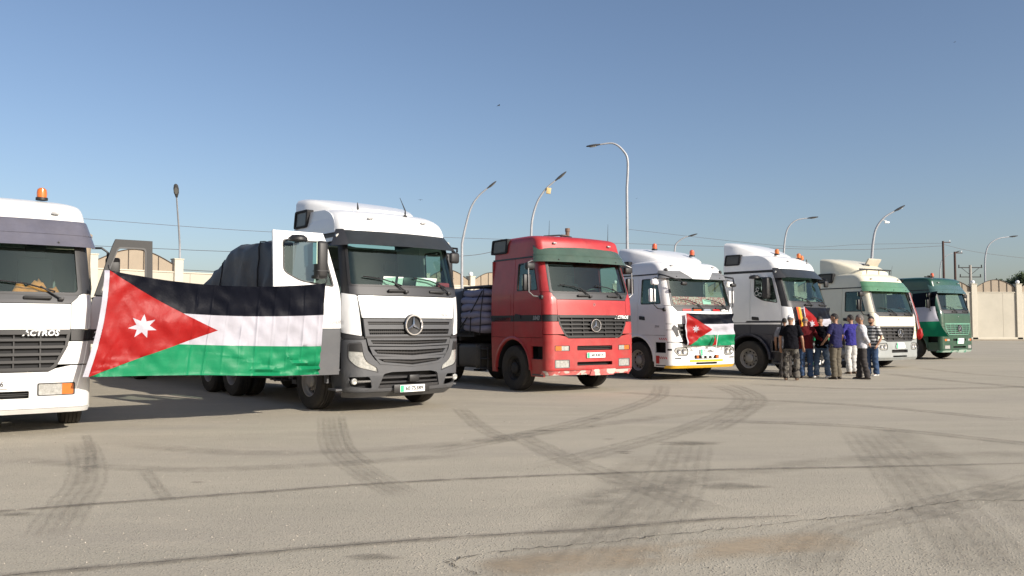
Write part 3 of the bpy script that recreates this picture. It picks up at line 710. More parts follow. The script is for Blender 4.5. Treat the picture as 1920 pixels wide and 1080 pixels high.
MODERN = [(.26, 1.10, 1.24, .30, .10), (.36, 1.19, 1.40, .32, .10), (.60, 1.235, 1.45, .32, .10), (1.30, 1.245, 1.45, .30, .10), (1.62, 1.245, 1.44, .28, .10), (1.96, 1.243, 1.40, .26, .10),
          (2.12, 1.24, 1.35, .24, .10), (2.85, 1.19, 1.12, .22, .10), (3.10, 1.17, 1.02, .22, .10), (3.6, 1.1, .7, .3, .1)]
def modern_truck(pos, a, label, group, o):
    """rounded modern cab: stepped grille, swept lamps in a dark bumper, high roof with deflector"""
    root = empty('truck', (pos[0], pos[1], 0), math.pi+math.radians(a), label, 'truck', group)
    c = Cab(narrow(MODERN, .932)); yr = -.88; KW = .932; LU = lu(c); LZ = frange(.26, 3.4, .14); FR = c.front
    paint = o['paint']; low = o['low']; bum = o['bumper']
    zroof = 3.0; zd0 = 1.21
    sides(root, c, yr, .03, zd0, zroof, 2.17, 2.86, paint, lower=low, zsplit=o.get('zsplit', 1.42), open_side=o.get('open', 0), wmod=True, arch_m=low)
    ue = lambda z: c.uend(z)-.004
    # --- bumper: lower frame with intake and lamp openings
    hl = {}; holes = []
    for s in (1, -1):
        q = rnd([(s*.64, .69), (s*.66, .77), (s*.84, .87), (s*.90, 1.0), (s*.93, 1.19), (s*1.16, 1.17), (s*1.17, .92), (s*1.0, .78)], [.02, .03, .06, .05, .03, .04, .08, .08]); hl[s] = q; holes.append(q)
        holes.append(rnd([(s*.72, .42), (s*1.10, .46), (s*1.16, .62), (s*.78, .62)], .04))
    intake = rnd([(-.62, .42), (.62, .42), (.54, .66), (.40, .69), (-.40, .69), (-.54, .66)], .03); holes.append(intake)
    gl = [(.86, 1.24), (.82, 1.06), (.70, .90), (.62, .85), (.0, .78)]
    notch = gl+[(-x, z) for x, z in reversed(gl[:-1])]
    out = [(-ue(.5), .36), (ue(.5), .36), (ue(1.2), 1.24)]+notch+[(-ue(1.2), 1.24)]
    bm = bmesh.new(); panel_bm(bm, out, FR, LU, LZ, .05, holes=holes); b = mk('bumper', bm, bum, root)
    bm = bmesh.new(); panel_bm(bm, [(-ue(.3), .26), (ue(.3), .26), (ue(.36), .353), (-ue(.36), .353)], FR, LU, LZ, .05, off=.0); mk('bumper_lip', bm, o.get('lip', bum), b)
    bm = bmesh.new(); panel_bm(bm, rect(-1.32, .34, 1.32, 1.2), FR, LU, (), .02, off=-.12); mk('bumper_backing', bm, MATTE, b)
    bm = bmesh.new()
    panel_bm(bm, rect(-.56, .58, .56, .61), FR, LU, (), .04, off=-.03); panel_bm(bm, rect(-.6, .50, .6, .53), FR, LU, (), .04, off=-.03); panel_bm(bm, rect(-.60, .425, .60, .475), FR, LU, (), .06, off=-.01); mk('intake_bar', bm, DGREY, b)
    bm = bmesh.new(); p = FR(-.02, .575, .0); box(bm, p, (.20, .09, .12), .02); mk('radar_sensor', bm, BLACK, b)
    for s in (1, -1):
        q = hl[s]; bm = bmesh.new(); panel_bm(bm, q, FR, LU, LZ, .04, off=-.012); h = mk('headlight', bm, LENS, root)
        bm = bmesh.new(); cx = sum(p[0] for p in q)/len(q); cz = sum(p[1] for p in q)/len(q)
        panel_bm(bm, [(cx+(p[0]-cx)*1.03, cz+(p[1]-cz)*1.04) for p in q], FR, LU, LZ, .03, off=.003, holes=[[(cx+(p[0]-cx)*.95, cz+(p[1]-cz)*.95) for p in q]]); mk('lamp_frame', bm, DGREY, h)
        bm = bmesh.new(); panel_bm(bm, [(s*x, z) for x, z in ((.905, 1.03), (1.165, 1.05), (1.155, 1.165), (.935, 1.185))], FR, LU, LZ, .01, off=-.004); mk('dark_lens', bm, BLACK, h)
        bm = bmesh.new(); p = FR(s*1.04, .545, -.0); lathe(bm, [(.052, -.03), (.052, .012), (.04, .018), (.001, .01)], p, 'Y', 18); mk('fog_lamp', bm, LENS, root)
        bm = bmesh.new(); panel_bm(bm, rect(min(s*.76, s*.99), .53, max(s*.76, s*.99), .56, .01), FR, LU, (), .02, off=-.004); mk('running_light', bm, CHROME, root)
    # --- side air duct / corner panel
    for s in (1, -1):
        bm = bmesh.new(); panel_bm(bm, rnd([(s*.93, 1.30), (s*ue(1.3), 1.36), (s*ue(1.96), 2.02), (s*1.0, 1.98)], [.02, .01, .03, .03]), FR, LU, LZ, .05, off=.002); mk('corner_panel', bm, paint, root)
        bm = bmesh.new(); panel_bm(bm, [(s*.87, 1.25), (s*ue(1.25), 1.25), (s*ue(1.3), 1.35), (s*.90, 1.29)], FR, LU, LZ, .05, off=-.004); mk('corner_trim', bm, DGREY, root)
        bm = bmesh.new(); panel_bm(bm, [(s*1.115, 1.99), (s*c.uend(2.0), 2.03), (s*c.uend(3.0), 3.0), (s*1.06, 3.0)], FR, LU, LZ, .05, off=-.006); mk('windscreen_pillar', bm, BLACK, root)
    # --- hood flap
    ht = [(.985, 1.97), (.92, 1.615)]
    bm = bmesh.new(); panel_bm(bm, rnd([(-.985, 1.97), (-.92, 1.60), (.92, 1.60), (.985, 1.97)], .02), FR, LU, LZ, .04); h = mk('front_flap', bm, paint, root)
    bm = bmesh.new(); star(bm, FR(0, 1.90, .004), .03, t=.006); mk('badge', bm, CHROME, h)
    if o.get('name'):
        bm = bmesh.new(); text_bm(bm, o['name'], .062, MF(*FR(-.66, 1.655, .004)) @ Matrix.Rotation(.12, 4, 'Y'), shear=.15); mk('lettering', bm, PGREY, h)
    bm = bmesh.new(); panel_bm(bm, rnd([(-1.0, 1.985), (1.0, 1.985), (1.115, 2.0), (1.115, 2.15), (-1.115, 2.15), (-1.115, 2.0)], .02), FR, LU, LZ, .05, off=-.004); mk('cowl', bm, DGREY, root)
    ws = rnd([(-1.11, 2.14), (1.11, 2.14), (1.06, 2.93), (-1.06, 2.93)], .05)
    bm = bmesh.new(); panel_bm(bm, ws, FR, LU, LZ, 0, off=-.015); g = mk('windscreen', bm, GL_W, root, face=Vector((0, 1, 0)))
    bm = bmesh.new(); panel_bm(bm, [(p[0]*1.01, 2.54+(p[1]-2.54)*1.02) for p in ws], FR, LU, LZ, .03, off=.002, holes=[[(p[0]*.965, 2.54+(p[1]-2.54)*.94) for p in ws]]); mk('windscreen_seal', bm, BLACK, g)
    wipers(root, c, 2.13, 2.9)
    # --- grille: two upper louvres, three lower louvres, each a frame with a dark mesh field
    bm = bmesh.new(); G = [(-.90, 1.59), (.90, 1.59), (.86, 1.26), (.82, 1.06), (.70, .90), (.62, .85), (0, .78), (-.62, .85), (-.70, .90), (-.82, 1.06), (-.86, 1.26)]
    panel_bm(bm, G, FR, LU, LZ, .02, off=-.06); g = mk('grille', bm, MATTE, root)
    if not o.get('simple_grille'):
        rows = [(1.565, 1.475, .885, .875, 0), (1.44, 1.31, .87, .855, 0), (1.255, 1.155, .83, .80, .02), (1.10, .99, .78, .72, .04), (.94, .845, .70, .60, .055)]
        for i, (za, zb, xa, xb, vd) in enumerate(rows):
            fm_ = GREYP if i != 1 else GREYP
            o1 = [(-xa-.02, za+.02), (0, za+.02-vd*.4), (xa+.02, za+.02), (xb+.015, zb-.018), (0, zb-.018-vd), (-xb-.015, zb-.018)]
            i1 = [(-xa+.05, za-.028), (0, za-.028-vd*.4), (xa-.05, za-.028), (xb-.06, zb+.012), (0, zb+.012-vd), (-xb+.06, zb+.012)]
            bm = bmesh.new(); panel_bm(bm, o1, FR, LU, (), .05, off=.012, holes=[i1]); mk('grille_frame', bm, fm_, g)
            bm = bmesh.new(); m_ = 22
            for k in range(-m_, m_+1):
                x = k/m_*(xb-.06)
                t = abs(x)/xb; panel_bm(bm, rect(x-.004, zb+.01-vd*(1-t), x+.004, za-.01-vd*.4*(1-t)), FR, (), (), .02, off=-.02)
            zm = (za+zb)/2-.01; panel_bm(bm, [(-xb+.05, zm-.012), (0, zm-.012-vd*.7), (xb-.05, zm-.012), (xb-.05, zm+.012), (0, zm+.012-vd*.7), (-xb+.05, zm+.012)], FR, LU, (), .03, off=-.008)
            mk('grille_mesh', bm, BLACK, g)
        bm = bmesh.new(); panel_bm(bm, rect(-.88, 1.262, .88, 1.292), FR, LU, (), .05, off=.02); mk('grille_bar', bm, BLACK, g)
    else:
        for z in (1.56, 1.50, 1.42, 1.34, 1.26, 1.1, .95):
            bm = bmesh.new(); panel_bm(bm, rect(-.84 if z > 1.1 else -.66, z-.018, .84 if z > 1.1 else .66, z+.018), FR, LU, (), .05, off=.01); mk('grille_slat', bm, DGREY, g)
    bm = bmesh.new(); p = FR(0, 1.48, .035); lathe(bm, [(.19, -.06), (.185, -.01), (.15, -.02), (.001, -.02)], p, 'Y', 28, mi=1); star(bm, p+Vector((0, .01, 0)), .165, t=.034); mk('star_emblem', bm, [CHROME, BLACK], g)
    # --- visor
    def vm(u, z, off=0): return FR(u, z, off+.03+.14*max(0, (3.10-z)/.27))
    vv = c.uend(2.9)-.06; bm = bmesh.new(); panel_bm(bm, rnd([(-vv, 2.84), (vv, 2.84), (vv-.04, 3.10), (-(vv-.04), 3.10)], .03), vm, LU, LZ, .02); v = mk('sun_visor', bm, VISD, root)
    for s in (1, -1):
        bm = bmesh.new(); panel_bm(bm, rnd([(s*1.0, 2.82), (s*(vv+.02), 2.82), (s*vv, 3.12), (s*1.02, 3.12)], .03), vm, LU, LZ, .03, off=.006); mk('visor_end', bm, DGREY, v)
        bm = bmesh.new(); p = FR(s*(c.uend(3.02)-.10), 2.99, .07); lathe(bm, [(.04, -.03), (.04, .01), (.001, .012)], p, 'Y', 12); mk('marker_lamp', bm, LENS, root)
    uv = c.uend(3.0); bm = bmesh.new(); panel_bm(bm, [(-uv, 2.93), (uv, 2.93), (uv, 3.09), (-uv, 3.09)], FR, LU, LZ, .05, off=-.006); mk('front_header', bm, BLACK, root)
    bm = bmesh.new()
    for s in (1, -1): panel_bm(bm, [(yr, zroof), (c.yedge(zroof), zroof), (c.yedge(zroof), zroof+.07), (yr, zroof+.07)], c.side(s), (), (), .03, off=.006)
    mk('roof_seam', bm, BLACK, root)
    rl = [(3.07, 1.20, 1.04, .24, .10), (3.16, 1.20, 1.03, .26, .10), (3.30, 1.185, .97, .28, .11), (3.40, 1.15, .86, .30, .12), (3.48, 1.10, .68, .32, .12), (3.53, 1.02, .45, .3, .12), (3.56, .85, .15, .3, .1), (3.575, .5, -.1, .3, .08), (3.58, .15, -.25, .1, .02)]
    sleeper_roof(root, c, smoothlv([(z, W*KW, Y, r, b, yr) for z, W, Y, r, b in rl], 3), yr, paint)
    # raised side edge of the roof and the wedge deflector
    rz = o.get('ztop', 3.83)
    for s in (1, -1):
        bm = bmesh.new(); pts = [(yr, 3.07), (.72, 3.07), (.70, 3.24), (.55, 3.40), (.3, 3.50), (yr, 3.54)]
        panel_bm(bm, rnd(pts, [.01, .02, .1, .15, .1, .01]), lambda y, z, off=0: Vector((s*(KW*1.205-(z-3.07)*.10+off), y, z)), (), frange(3.1, 3.5, .1), .03); mk('roof_side_panel', bm, paint, root)
        side_flap(root, s, KW*1.205-.042, yr+.32, 3.41, .52, .32)
    d = deflector(root, paint, .35, 3.56, yr, rz, .66, 1.08, 3.50)
    for x in (.55, -.55):
        bm = bmesh.new(); p = Vector((x, .93, 3.33)); box(bm, p, (.10, .05, .035), .01); mk('marker_lamp', bm, mat('grey lens', (.35, .35, .35), .3), root)
    bm = bmesh.new(); box(bm, (0, yr+.02, 2.1), (2.26, .04, 1.8)); mk('cab_rear_wall', bm, paint, root)
    interior(root, c, yr, 1.2, 2.96, 2.08)
    for s in (1, -1):
        if s == o.get('open', 0): continue
        modern_mirror(root, s, c.P(2.5)[0], c.yedge(2.6))
    # kerb and front mirrors on an arm above the windscreen corner
    s = o.get('front_mirror', -1); bm = bmesh.new(); p = FR(s*1.02, 2.80, .12)
    tube(bm, [FR(s*1.10, 2.92, .05), FR(s*1.08, 2.90, .22), FR(s*.98, 2.82, .26)], .02, 6); box(bm, FR(s*.95, 2.70, .22), (.20, .09, .20), .05, seg=3); mk('front_mirror', bm, BLACK, root)
    for s in (1, -1): add_wheel(root, s*1.07, 0, outer=s, rim=o.get('rim', STEEL))
    ax = o.get('axles', (-3.6,)); chassis(root, ax, ax[-1]-.6)
    for s in (1, -1): ladder_and_tank(root, s)
    bm = bmesh.new(); p = FR(0, .40, .02); box(bm, p, (.72, .03, .15), .02); mk('plate_holder', bm, BLACK, root)
    plate(root, FR(0, .40, .045), o.get('plate', ''), w_=.50, h_=.12)
    return root, c
def modern_mirror(root, s, x, y, Mx=None, names=('mirror', 'wide_angle_mirror')):
    """tall black twin housing with a kerb mirror above the door"""
    Mx = Mx or Matrix()
    bm = bmesh.new(); xo = s*(x+.15); y -= .28
    box(bm, (xo, y+.05, 2.54), (.19, .20, .62), .06, seg=3); box(bm, (xo, y+.055, 2.36), (.195, .205, .012), mi=2); box(bm, (xo, y-.053, 2.65), (.15, .008, .36), mi=1)
    box(bm, (s*(x+.1), y+.0, 2.82), (.24, .06, .05), .02); box(bm, (s*(x+.1), y+.0, 2.27), (.26, .08, .06), .02)
    bmesh.ops.transform(bm, matrix=Mx, verts=bm.verts); mk(names[0], bm, [BLACK, GL_M, DGREY], root)
    bm = bmesh.new(); lathe(bm, [(.02, .07), (.10, .06), (.15, .02), (.155, -.02), (.145, -.035), (.001, -.035)], (s*(x+.13), y-.34, 2.86), 'Z', 20)
    box(bm, (s*(x+.02), y-.34, 2.89), (.14, .08, .05), .02)
    bmesh.ops.transform(bm, matrix=Mx, verts=bm.verts); mk(names[1], bm, BLACK, root)
def open_door(root, c, s, ang, zd0, zt, wz0, wz1, paint, lower, zsplit, wmod, frame_only=False, txt=None, upper=None, yd=.05, noglass=False, thin=.10):
    """a door swung out on its front hinge; same outline as the closed door"""
    S = c.side(s); yh = c.yedge(1.8)-.0; hx = s*(c.P(1.8)[0])
    Mx = Matrix.Translation((hx, yh, 0)) @ Matrix.Rotation(math.radians(ang)*(1 if s < 0 else 1)*(-s)*-1, 4, 'Z') @ Matrix.Translation((-hx, -yh, 0))
    LZ = frange(.3, 3.4, .15)
    edge = [(c.yedge(z)-.006, z) for z in frange(zd0, zt, .1)]
    e1 = c.yedge(wz0)-.075; e2 = c.yedge(wz1)-.085
    if wmod: win = rnd([(yd+.16, wz0+.17), (yd+.45, wz0+.02), (e1, wz0-.06), (e2, wz1), (yd+.16, wz1)], [.09, .1, .06, .07, .06])
    else: win = rnd([(yd+thin, wz0), (e1+.02, wz0), (e2, wz1), (yd+thin, wz1)], .05)
    bm = bmesh.new()
    k = [p for p in edge if p[1] > zsplit]; j = [p for p in edge if p[1] < zsplit]
    panel_bm(bm, [(yd, zsplit+.004), (c.yedge(zsplit)-.006, zsplit+.004)]+k+[(yd, zt)], S, (), LZ, .045, holes=[win], mi=0)
    panel_bm(bm, [(yd, zd0)]+j+[(c.yedge(zsplit)-.006, zsplit-.004), (yd, zsplit-.004)], S, (), LZ, .045, mi=1)
    bmesh.ops.transform(bm, matrix=Mx, verts=bm.verts); d = mk('door', bm, [upper or paint, lower], root)
    if not noglass: bm = bmesh.new(); panel_bm(bm, win, S, (), LZ, 0, off=-.015); bmesh.ops.transform(bm, matrix=Mx, verts=bm.verts); mk('window', bm, GL_S, d, face=Mx.to_3x3() @ Vector((s, 0, 0)))
    cx = sum(p[0] for p in win)/len(win); cz = sum(p[1] for p in win)/len(win)
    bm = bmesh.new(); panel_bm(bm, [(cx+(p[0]-cx)*1.01, cz+(p[1]-cz)*1.01) for p in win], S, (), (), .03, off=.006, holes=[[(cx+(p[0]-cx)*.94, cz+(p[1]-cz)*.94) for p in win]])
    bmesh.ops.transform(bm, matrix=Mx, verts=bm.verts); mk('window_frame', bm, BLACK, d)
    if txt:
        bm = bmesh.new(); text_bm(bm, txt[0], txt[1], (MR if s > 0 else ML)(s*(c.P(txt[3])[0]+.002), txt[2], txt[3]), shear=.2, bold=.003); bmesh.ops.transform(bm, matrix=Mx, verts=bm.verts); mk('lettering', bm, txt[4], d)
    bm = bmesh.new(); panel_bm(bm, rnd([(yd+.06, zd0+.52), (yd+.30, zd0+.50), (yd+.28, zd0+.60), (yd+.06, zd0+.62)], .03), S, (), (), .012, off=.012); bmesh.ops.transform(bm, matrix=Mx, verts=bm.verts); mk('handle', bm, BLACK, d)
    return Mx
# ------------------------------------------------------------------ ground
def ground_material():
    m = bpy.data.materials.new('dusty worn asphalt'); m.use_nodes = True
    n = m.node_tree.nodes; l = m.node_tree.links; p = n['Principled BSDF']; p.inputs['Roughness'].default_value = .92; p.inputs['Specular IOR Level'].default_value = .25
    tc = n.new('ShaderNodeTexCoord')
    def noise(s, d=6, r=.6, v=None, dist=0):
        q = n.new('ShaderNodeTexNoise'); q.inputs['Scale'].default_value = s; q.inputs['Detail'].default_value = d; q.inputs['Roughness'].default_value = r; q.inputs['Distortion'].default_value = dist
        l.new(v if v else tc.outputs['Object'], q.inputs['Vector']); return q
    def ramp(src, a, b, ca, cb):
        q = n.new('ShaderNodeValToRGB'); q.color_ramp.elements[0].position = a; q.color_ramp.elements[1].position = b
        q.color_ramp.elements[0].color = ca+(1,); q.color_ramp.elements[1].color = cb+(1,); l.new(src, q.inputs[0]); return q.outputs[0]
    def mix(f, a, b, mode='MIX'):
        q = n.new('ShaderNodeMix'); q.data_type = 'RGBA'; q.blend_type = mode
        if isinstance(f, float): q.inputs[0].default_value = f
        else: l.new(f, q.inputs[0])
        for i, x in ((6, a), (7, b)):
            if isinstance(x, tuple): q.inputs[i].default_value = x+(1,)
            else: l.new(x, q.inputs[i])
        return q.outputs[2]
    mp = n.new('ShaderNodeMapping'); mp.inputs['Scale'].default_value = (.35, 1.3, 1); mp.inputs['Rotation'].default_value = (0, 0, math.radians(-38)); l.new(tc.outputs['Object'], mp.inputs[0])
    c = ramp(noise(.16, 9, .68).outputs[0], .38, .62, (.36, .325, .25), (.485, .43, .33))
    c = mix(.55, c, ramp(noise(.9, 8, .7, mp.outputs[0]).outputs[0], .35, .68, (.325, .30, .235), (.485, .435, .335)))
    c = mix(ramp(noise(.45, 6, .65, mp.outputs[0], .6).outputs[0], .50, .68, (0, 0, 0), (.5, .5, .5)), c, (.30, .27, .225))      # darker driven-over bands
    c = mix(ramp(noise(2.3, 9, .75, None, .4).outputs[0], .56, .72, (0, 0, 0), (.4, .4, .4)), c, (.55, .47, .36))                # pale dust
    # stone chips showing in the binder
    vo = n.new('ShaderNodeTexVoronoi'); vo.inputs['Scale'].default_value = 42; l.new(tc.outputs['Object'], vo.inputs['Vector'])
    chip = ramp(vo.outputs['Distance'], .12, .34, (1, 1, 1), (0, 0, 0)); hue = ramp(vo.outputs['Color'], .2, .9, (.24, .22, .19), (.66, .58, .47))
    q = n.new('ShaderNodeMath'); q.operation = 'MULTIPLY'; l.new(chip, q.inputs[0]); q.inputs[1].default_value = .42
    c = mix(q.outputs[0], c, hue)
    c = mix(.28, c, ramp(noise(75, 3, .7).outputs[0], .35, .68, (.18, .16, .135), (.70, .62, .50)))
    l.new(c, p.inputs['Base Color'])
    b = n.new('ShaderNodeBump'); b.inputs['Strength'].default_value = .75; b.inputs['Distance'].default_value = .009
    ad = n.new('ShaderNodeMath'); ad.operation = 'ADD'; l.new(noise(30, 6, .75).outputs[0], ad.inputs[0]); l.new(chip, ad.inputs[1]); l.new(ad.outputs[0], b.inputs['Height']); l.new(b.outputs[0], p.inputs['Normal'])
    return m
GM = ground_material()
bm = bmesh.new()
xs = [-3000, -600, -120, -40, 0, 40, 120, 600, 3000]; ys = [-3000, -600, -60, 0, 30, 60, 84, 160, 600, 3000]
vv = [[bm.verts.new((x, y, 0)) for x in xs] for y in ys]
for j in range(len(ys)-1):
    for i in range(len(xs)-1): bm.faces.new((vv[j][i], vv[j][i+1], vv[j+1][i+1], vv[j+1][i]))
tag(mk('ground', bm, GM, smooth=0), kind='structure')
def decal(name, col, alpha, scale=(6, 6, 1), lo=.35, hi=.7, soft=True):
    """thin film lying on the ground; uneven, fading out at its borders (uv.x runs across)"""
    m = bpy.data.materials.new(name); m.use_nodes = True; n = m.node_tree.nodes; l = m.node_tree.links; n.clear()
    d = n.new('ShaderNodeBsdfDiffuse'); d.inputs[0].default_value = col+(1,); t = n.new('ShaderNodeBsdfTransparent')
    tc = n.new('ShaderNodeTexCoord'); no = n.new('ShaderNodeTexNoise'); no.inputs['Scale'].default_value = scale[0]; no.inputs['Detail'].default_value = 8; no.inputs['Roughness'].default_value = .7
    l.new(tc.outputs['Object'], no.inputs['Vector'])
    mr = n.new('ShaderNodeMapRange'); mr.inputs[1].default_value = lo; mr.inputs[2].default_value = hi; mr.inputs[3].default_value = 0; mr.inputs[4].default_value = alpha
    l.new(no.outputs[0], mr.inputs[0]); f = mr.outputs[0]
    uv = n.new('ShaderNodeUVMap'); uv.uv_map = 'uv'; sp = n.new('ShaderNodeSeparateXYZ'); l.new(uv.outputs[0], sp.inputs[0])
    def edge(src, w_):
        a = n.new('ShaderNodeMath'); a.operation = 'PINGPONG'; a.inputs[1].default_value = .5; l.new(src, a.inputs[0])
        b = n.new('ShaderNodeMapRange'); b.inputs[1].default_value = 0; b.inputs[2].default_value = w_; l.new(a.outputs[0], b.inputs[0]); return b.outputs[0]
    for s, w_ in ((sp.outputs[0], .3 if soft else .12), (sp.outputs[1], .12 if soft else .02)):
        q = n.new('ShaderNodeMath'); q.operation = 'MULTIPLY'; l.new(f, q.inputs[0]); l.new(edge(s, w_), q.inputs[1]); f = q.outputs[0]
    x = n.new('ShaderNodeMixShader'); l.new(f, x.inputs[0]); l.new(t.outputs[0], x.inputs[1]); l.new(d.outputs[0], x.inputs[2])
    o = n.new('ShaderNodeOutputMaterial'); l.new(x.outputs[0], o.inputs[0]); return m
def spline(pts, n=14):
    P = [Vector(p) for p in pts]; out = []
    for i in range(len(P)-1):
        a, b, c_, d = P[max(0, i-1)], P[i], P[i+1], P[min(len(P)-1, i+2)]
        for k in range(n):
            t = k/n; out.append(.5*((2*b)+(-a+c_)*t+(2*a-5*b+4*c_-d)*t*t+(-a+3*b-3*c_+d)*t**3))
    return out+[P[-1]]
def ribbon(name, pts, width, m, z=.004, parts=1, gap=0, jitter=0, wv=0, kind='structure'):
    pts = [Vector((p.x, p.y, 0)) for p in pts]; bm = bmesh.new(); uvl = bm.loops.layers.uv.new('uv'); n = len(pts)
    for s in range(parts):
        o = (s-(parts-1)/2)*(width+gap); prev = None
        for i, p in enumerate(pts):
            t = (pts[min(i+1, n-1)]-pts[max(i-1, 0)]).normalized(); q = Vector((-t.y, t.x, 0)); jj = R.uniform(-jitter, jitter); ww = width*(1+R.uniform(-wv, wv))
            a = bm.verts.new((p.x+q.x*(o-ww/2+jj), p.y+q.y*(o-ww/2+jj), z)); b = bm.verts.new((p.x+q.x*(o+ww/2+jj), p.y+q.y*(o+ww/2+jj), z))
            if prev:
                f = bm.faces.new((prev[0], prev[1], b, a))
                for L, u in zip(f.loops, ((0, (i-1)/(n-1)), (1, (i-1)/(n-1)), (1, i/(n-1)), (0, i/(n-1)))): L[uvl].uv = u
            prev = (a, b)
    return tag(mk(name, bm, m, smooth=0, recalc=False), kind=kind)
GP = lambda L: [ground(x, y) for x, y in L]
TM = decal('rubber tyre mark', (.22, .20, .165), .12, (9, 9, 1), .30, .62)
TM2 = decal('faint broad tyre mark', (.23, .21, .175), .19, (3, 3, 1), .3, .62)
JT = decal('dark paving joint', (.09, .08, .065), 1.1, (5, 5, 1), .25, .6, soft=False)
JD = decal('grime along a joint', (.24, .215, .18), .45, (4, 4, 1), .3, .65)
SD = decal('blown sand', (.50, .40, .28), .7, (1.2, 1.2, 1), .35, .6)
OIL = decal('oil stain', (.16, .145, .12), .38, (5, 5, 1), .2, .55)
def tyre_track(L, wd, ribs, soft=TM2, rib=TM):
    """one wheel's track: a soft rubbed band with tread ribs inside it"""
    s = spline(GP(L)); ribbon('tyre_mark', s, wd, soft, z=.004+.0004*R.randint(0, 5))
    if ribs: ribbon('tyre_mark', s, wd/(ribs*1.75), rib, z=.0066+.0003*R.randint(0, 3), parts=ribs, gap=wd/(ribs*1.75)*.75, jitter=.008, wv=.35)
for L, wd, ribs in [([(150, 828), (163, 865), (160, 905), (128, 950), (90, 1010)], .42, 5), ([(160, 815), (172, 850), (165, 890)], .16, 2), ([(616, 780), (628, 840), (690, 890), (760, 930)], .40, 5), ([(640, 780), (655, 835), (700, 872)], .16, 2), ([(270, 880), (300, 920), (318, 940)], .16, 2),
        ([(1620, 810), (1700, 890), (1790, 990), (1850, 1080)], .75, 6), ([(1660, 800), (1800, 880), (1990, 1000)], .6, 0), ([(1290, 830), (1255, 920), (1190, 990), (1110, 1080)], .70, 6), ([(1210, 850), (1150, 930), (1060, 1010), (900, 1100)], .6, 0),
        ([(960, 812), (1060, 860), (1180, 905), (1340, 960)], .45, 3), ([(1240, 722), (1230, 745), (1150, 775), (1000, 812), (800, 850)], .5, 3), ([(1340, 722), (1390, 742), (1380, 765), (1300, 800), (1180, 835), (1000, 880)], .5, 3), ([(1370, 720), (1425, 745), (1400, 775), (1330, 812)], .35, 2),
        ([(1150, 735), (1300, 745), (1600, 760), (1920, 790)], .5, 2), ([(1400, 720), (1650, 730), (1990, 724)], .6, 2), ([(1330, 790), (1600, 800), (1990, 840)], .5, 2), ([(860, 765), (900, 800), (960, 830)], .35, 3), ([(1660, 700), (1760, 712), (1990, 732)], .6, 2), ([(1720, 690), (1830, 702), (1990, 712)], .5, 0),
        ([(1500, 1080), (1560, 1000), (1720, 960), (1990, 890)], .5, 4), ([(200, 830), (480, 850), (820, 835), (1180, 790), (1500, 752)], .5, 0), ([(0, 860), (300, 880), (600, 872), (900, 850)], .4, 0), ([(1000, 960), (1300, 900), (1620, 860), (1990, 850)], .55, 0)]:
    tyre_track(L, wd, ribs)
J1 = [(-60, 966), (0, 960), (230, 942), (480, 924), (700, 908), (960, 895), (1330, 882), (1640, 876), (1990, 868)]
J2 = [(-40, 1092), (40, 1078), (300, 1055), (600, 1028), (860, 1008), (1100, 994), (1330, 975), (1500, 968)]
for L, jw in ((J1, .008), (J2, .009)):
    s = spline(GP(L), 22); ribbon('paving_joint', s, jw, JT, z=.008, jitter=.006, wv=.5); ribbon('joint_grime', s, .16, JD, z=.0065, jitter=.01)
L = [(900, 1080), (850, 1062), (846, 1052), (950, 1034), (1100, 1022), (1250, 1004), (1400, 990), (1560, 972), (1640, 965), (1720, 952), (1800, 941), (1990, 938)]
pp = []
for a in spline(GP(L), 16): pp.append(a+Vector((R.uniform(-.018, .018), R.uniform(-.025, .025), 0)))
ribbon('surface_crack', pp, .010, JT, z=.0085, jitter=.008, wv=.8); 
ribbon('sand_film', spline(GP([(900, 1075), (1100, 1050), (1350, 1030), (1600, 1010)]), 10), .55, SD, z=.0055)
ribbon('sand_film', [Vector((x, 81.0+R.uniform(-.2, .2), 0)) for x in range(6, 110, 4)], 5.5, SD, z=.006)
for (x, y, r) in [(1117, 786, .16), (1142, 824, .10), (1170, 848, .14), (1300, 832, .5), (1020, 808, .25), (30, 965, .2), (700, 1046, .2), (1370, 913, .4), (370, 905, .08), (1172, 851, .1), (1108, 800, .1)]:
    g = ground(x, y); bm = bmesh.new(); uvl = bm.loops.layers.uv.new('uv'); n = 14; c0 = bm.verts.new((g.x, g.y, .007))
    rg = [bm.verts.new((g.x+r*math.cos(2*math.pi*k/n)*R.uniform(.7, 1.2), g.y+r*.5*math.sin(2*math.pi*k/n)*R.uniform(.7, 1.2), .007)) for k in range(n)]
    for k in range(n):
        f = bm.faces.new((c0, rg[k], rg[(k+1) % n]))
        for Lp, u in zip(f.loops, ((.5, .5), (0, .5), (0, .5))): Lp[uvl].uv = u
    tag(mk('stain', bm, OIL, smooth=0, recalc=False), kind='structure')
# loose grit
bm = bmesh.new(); PEB = [mat('pale grit', (.62, .55, .45), .9), mat('dark grit', (.20, .18, .15), .9)]
for k in range(2600):
    y = 4.2+22*R.random()**1.8; x = R.uniform(-.66, .66)*y; s = R.uniform(.002, .006)*(1+.05*y)
    v = [bm.verts.new((x+s*math.cos(a)*R.uniform(.6, 1.3), y+s*math.sin(a)*R.uniform(.6, 1.3), .002)) for a in (0, 1.57, 3.14, 4.71)]; t = bm.verts.new((x, y, .002+s*R.uniform(.4, .9)))
    mi = 0 if R.random() < .75 else 1
    for q in range(4): bm.faces.new((v[q], v[(q+1) % 4], t)).material_index = mi
tag(mk('loose_grit', bm, PEB, smooth=0), 'loose pale and dark grit scattered over the yard surface', kind='stuff')

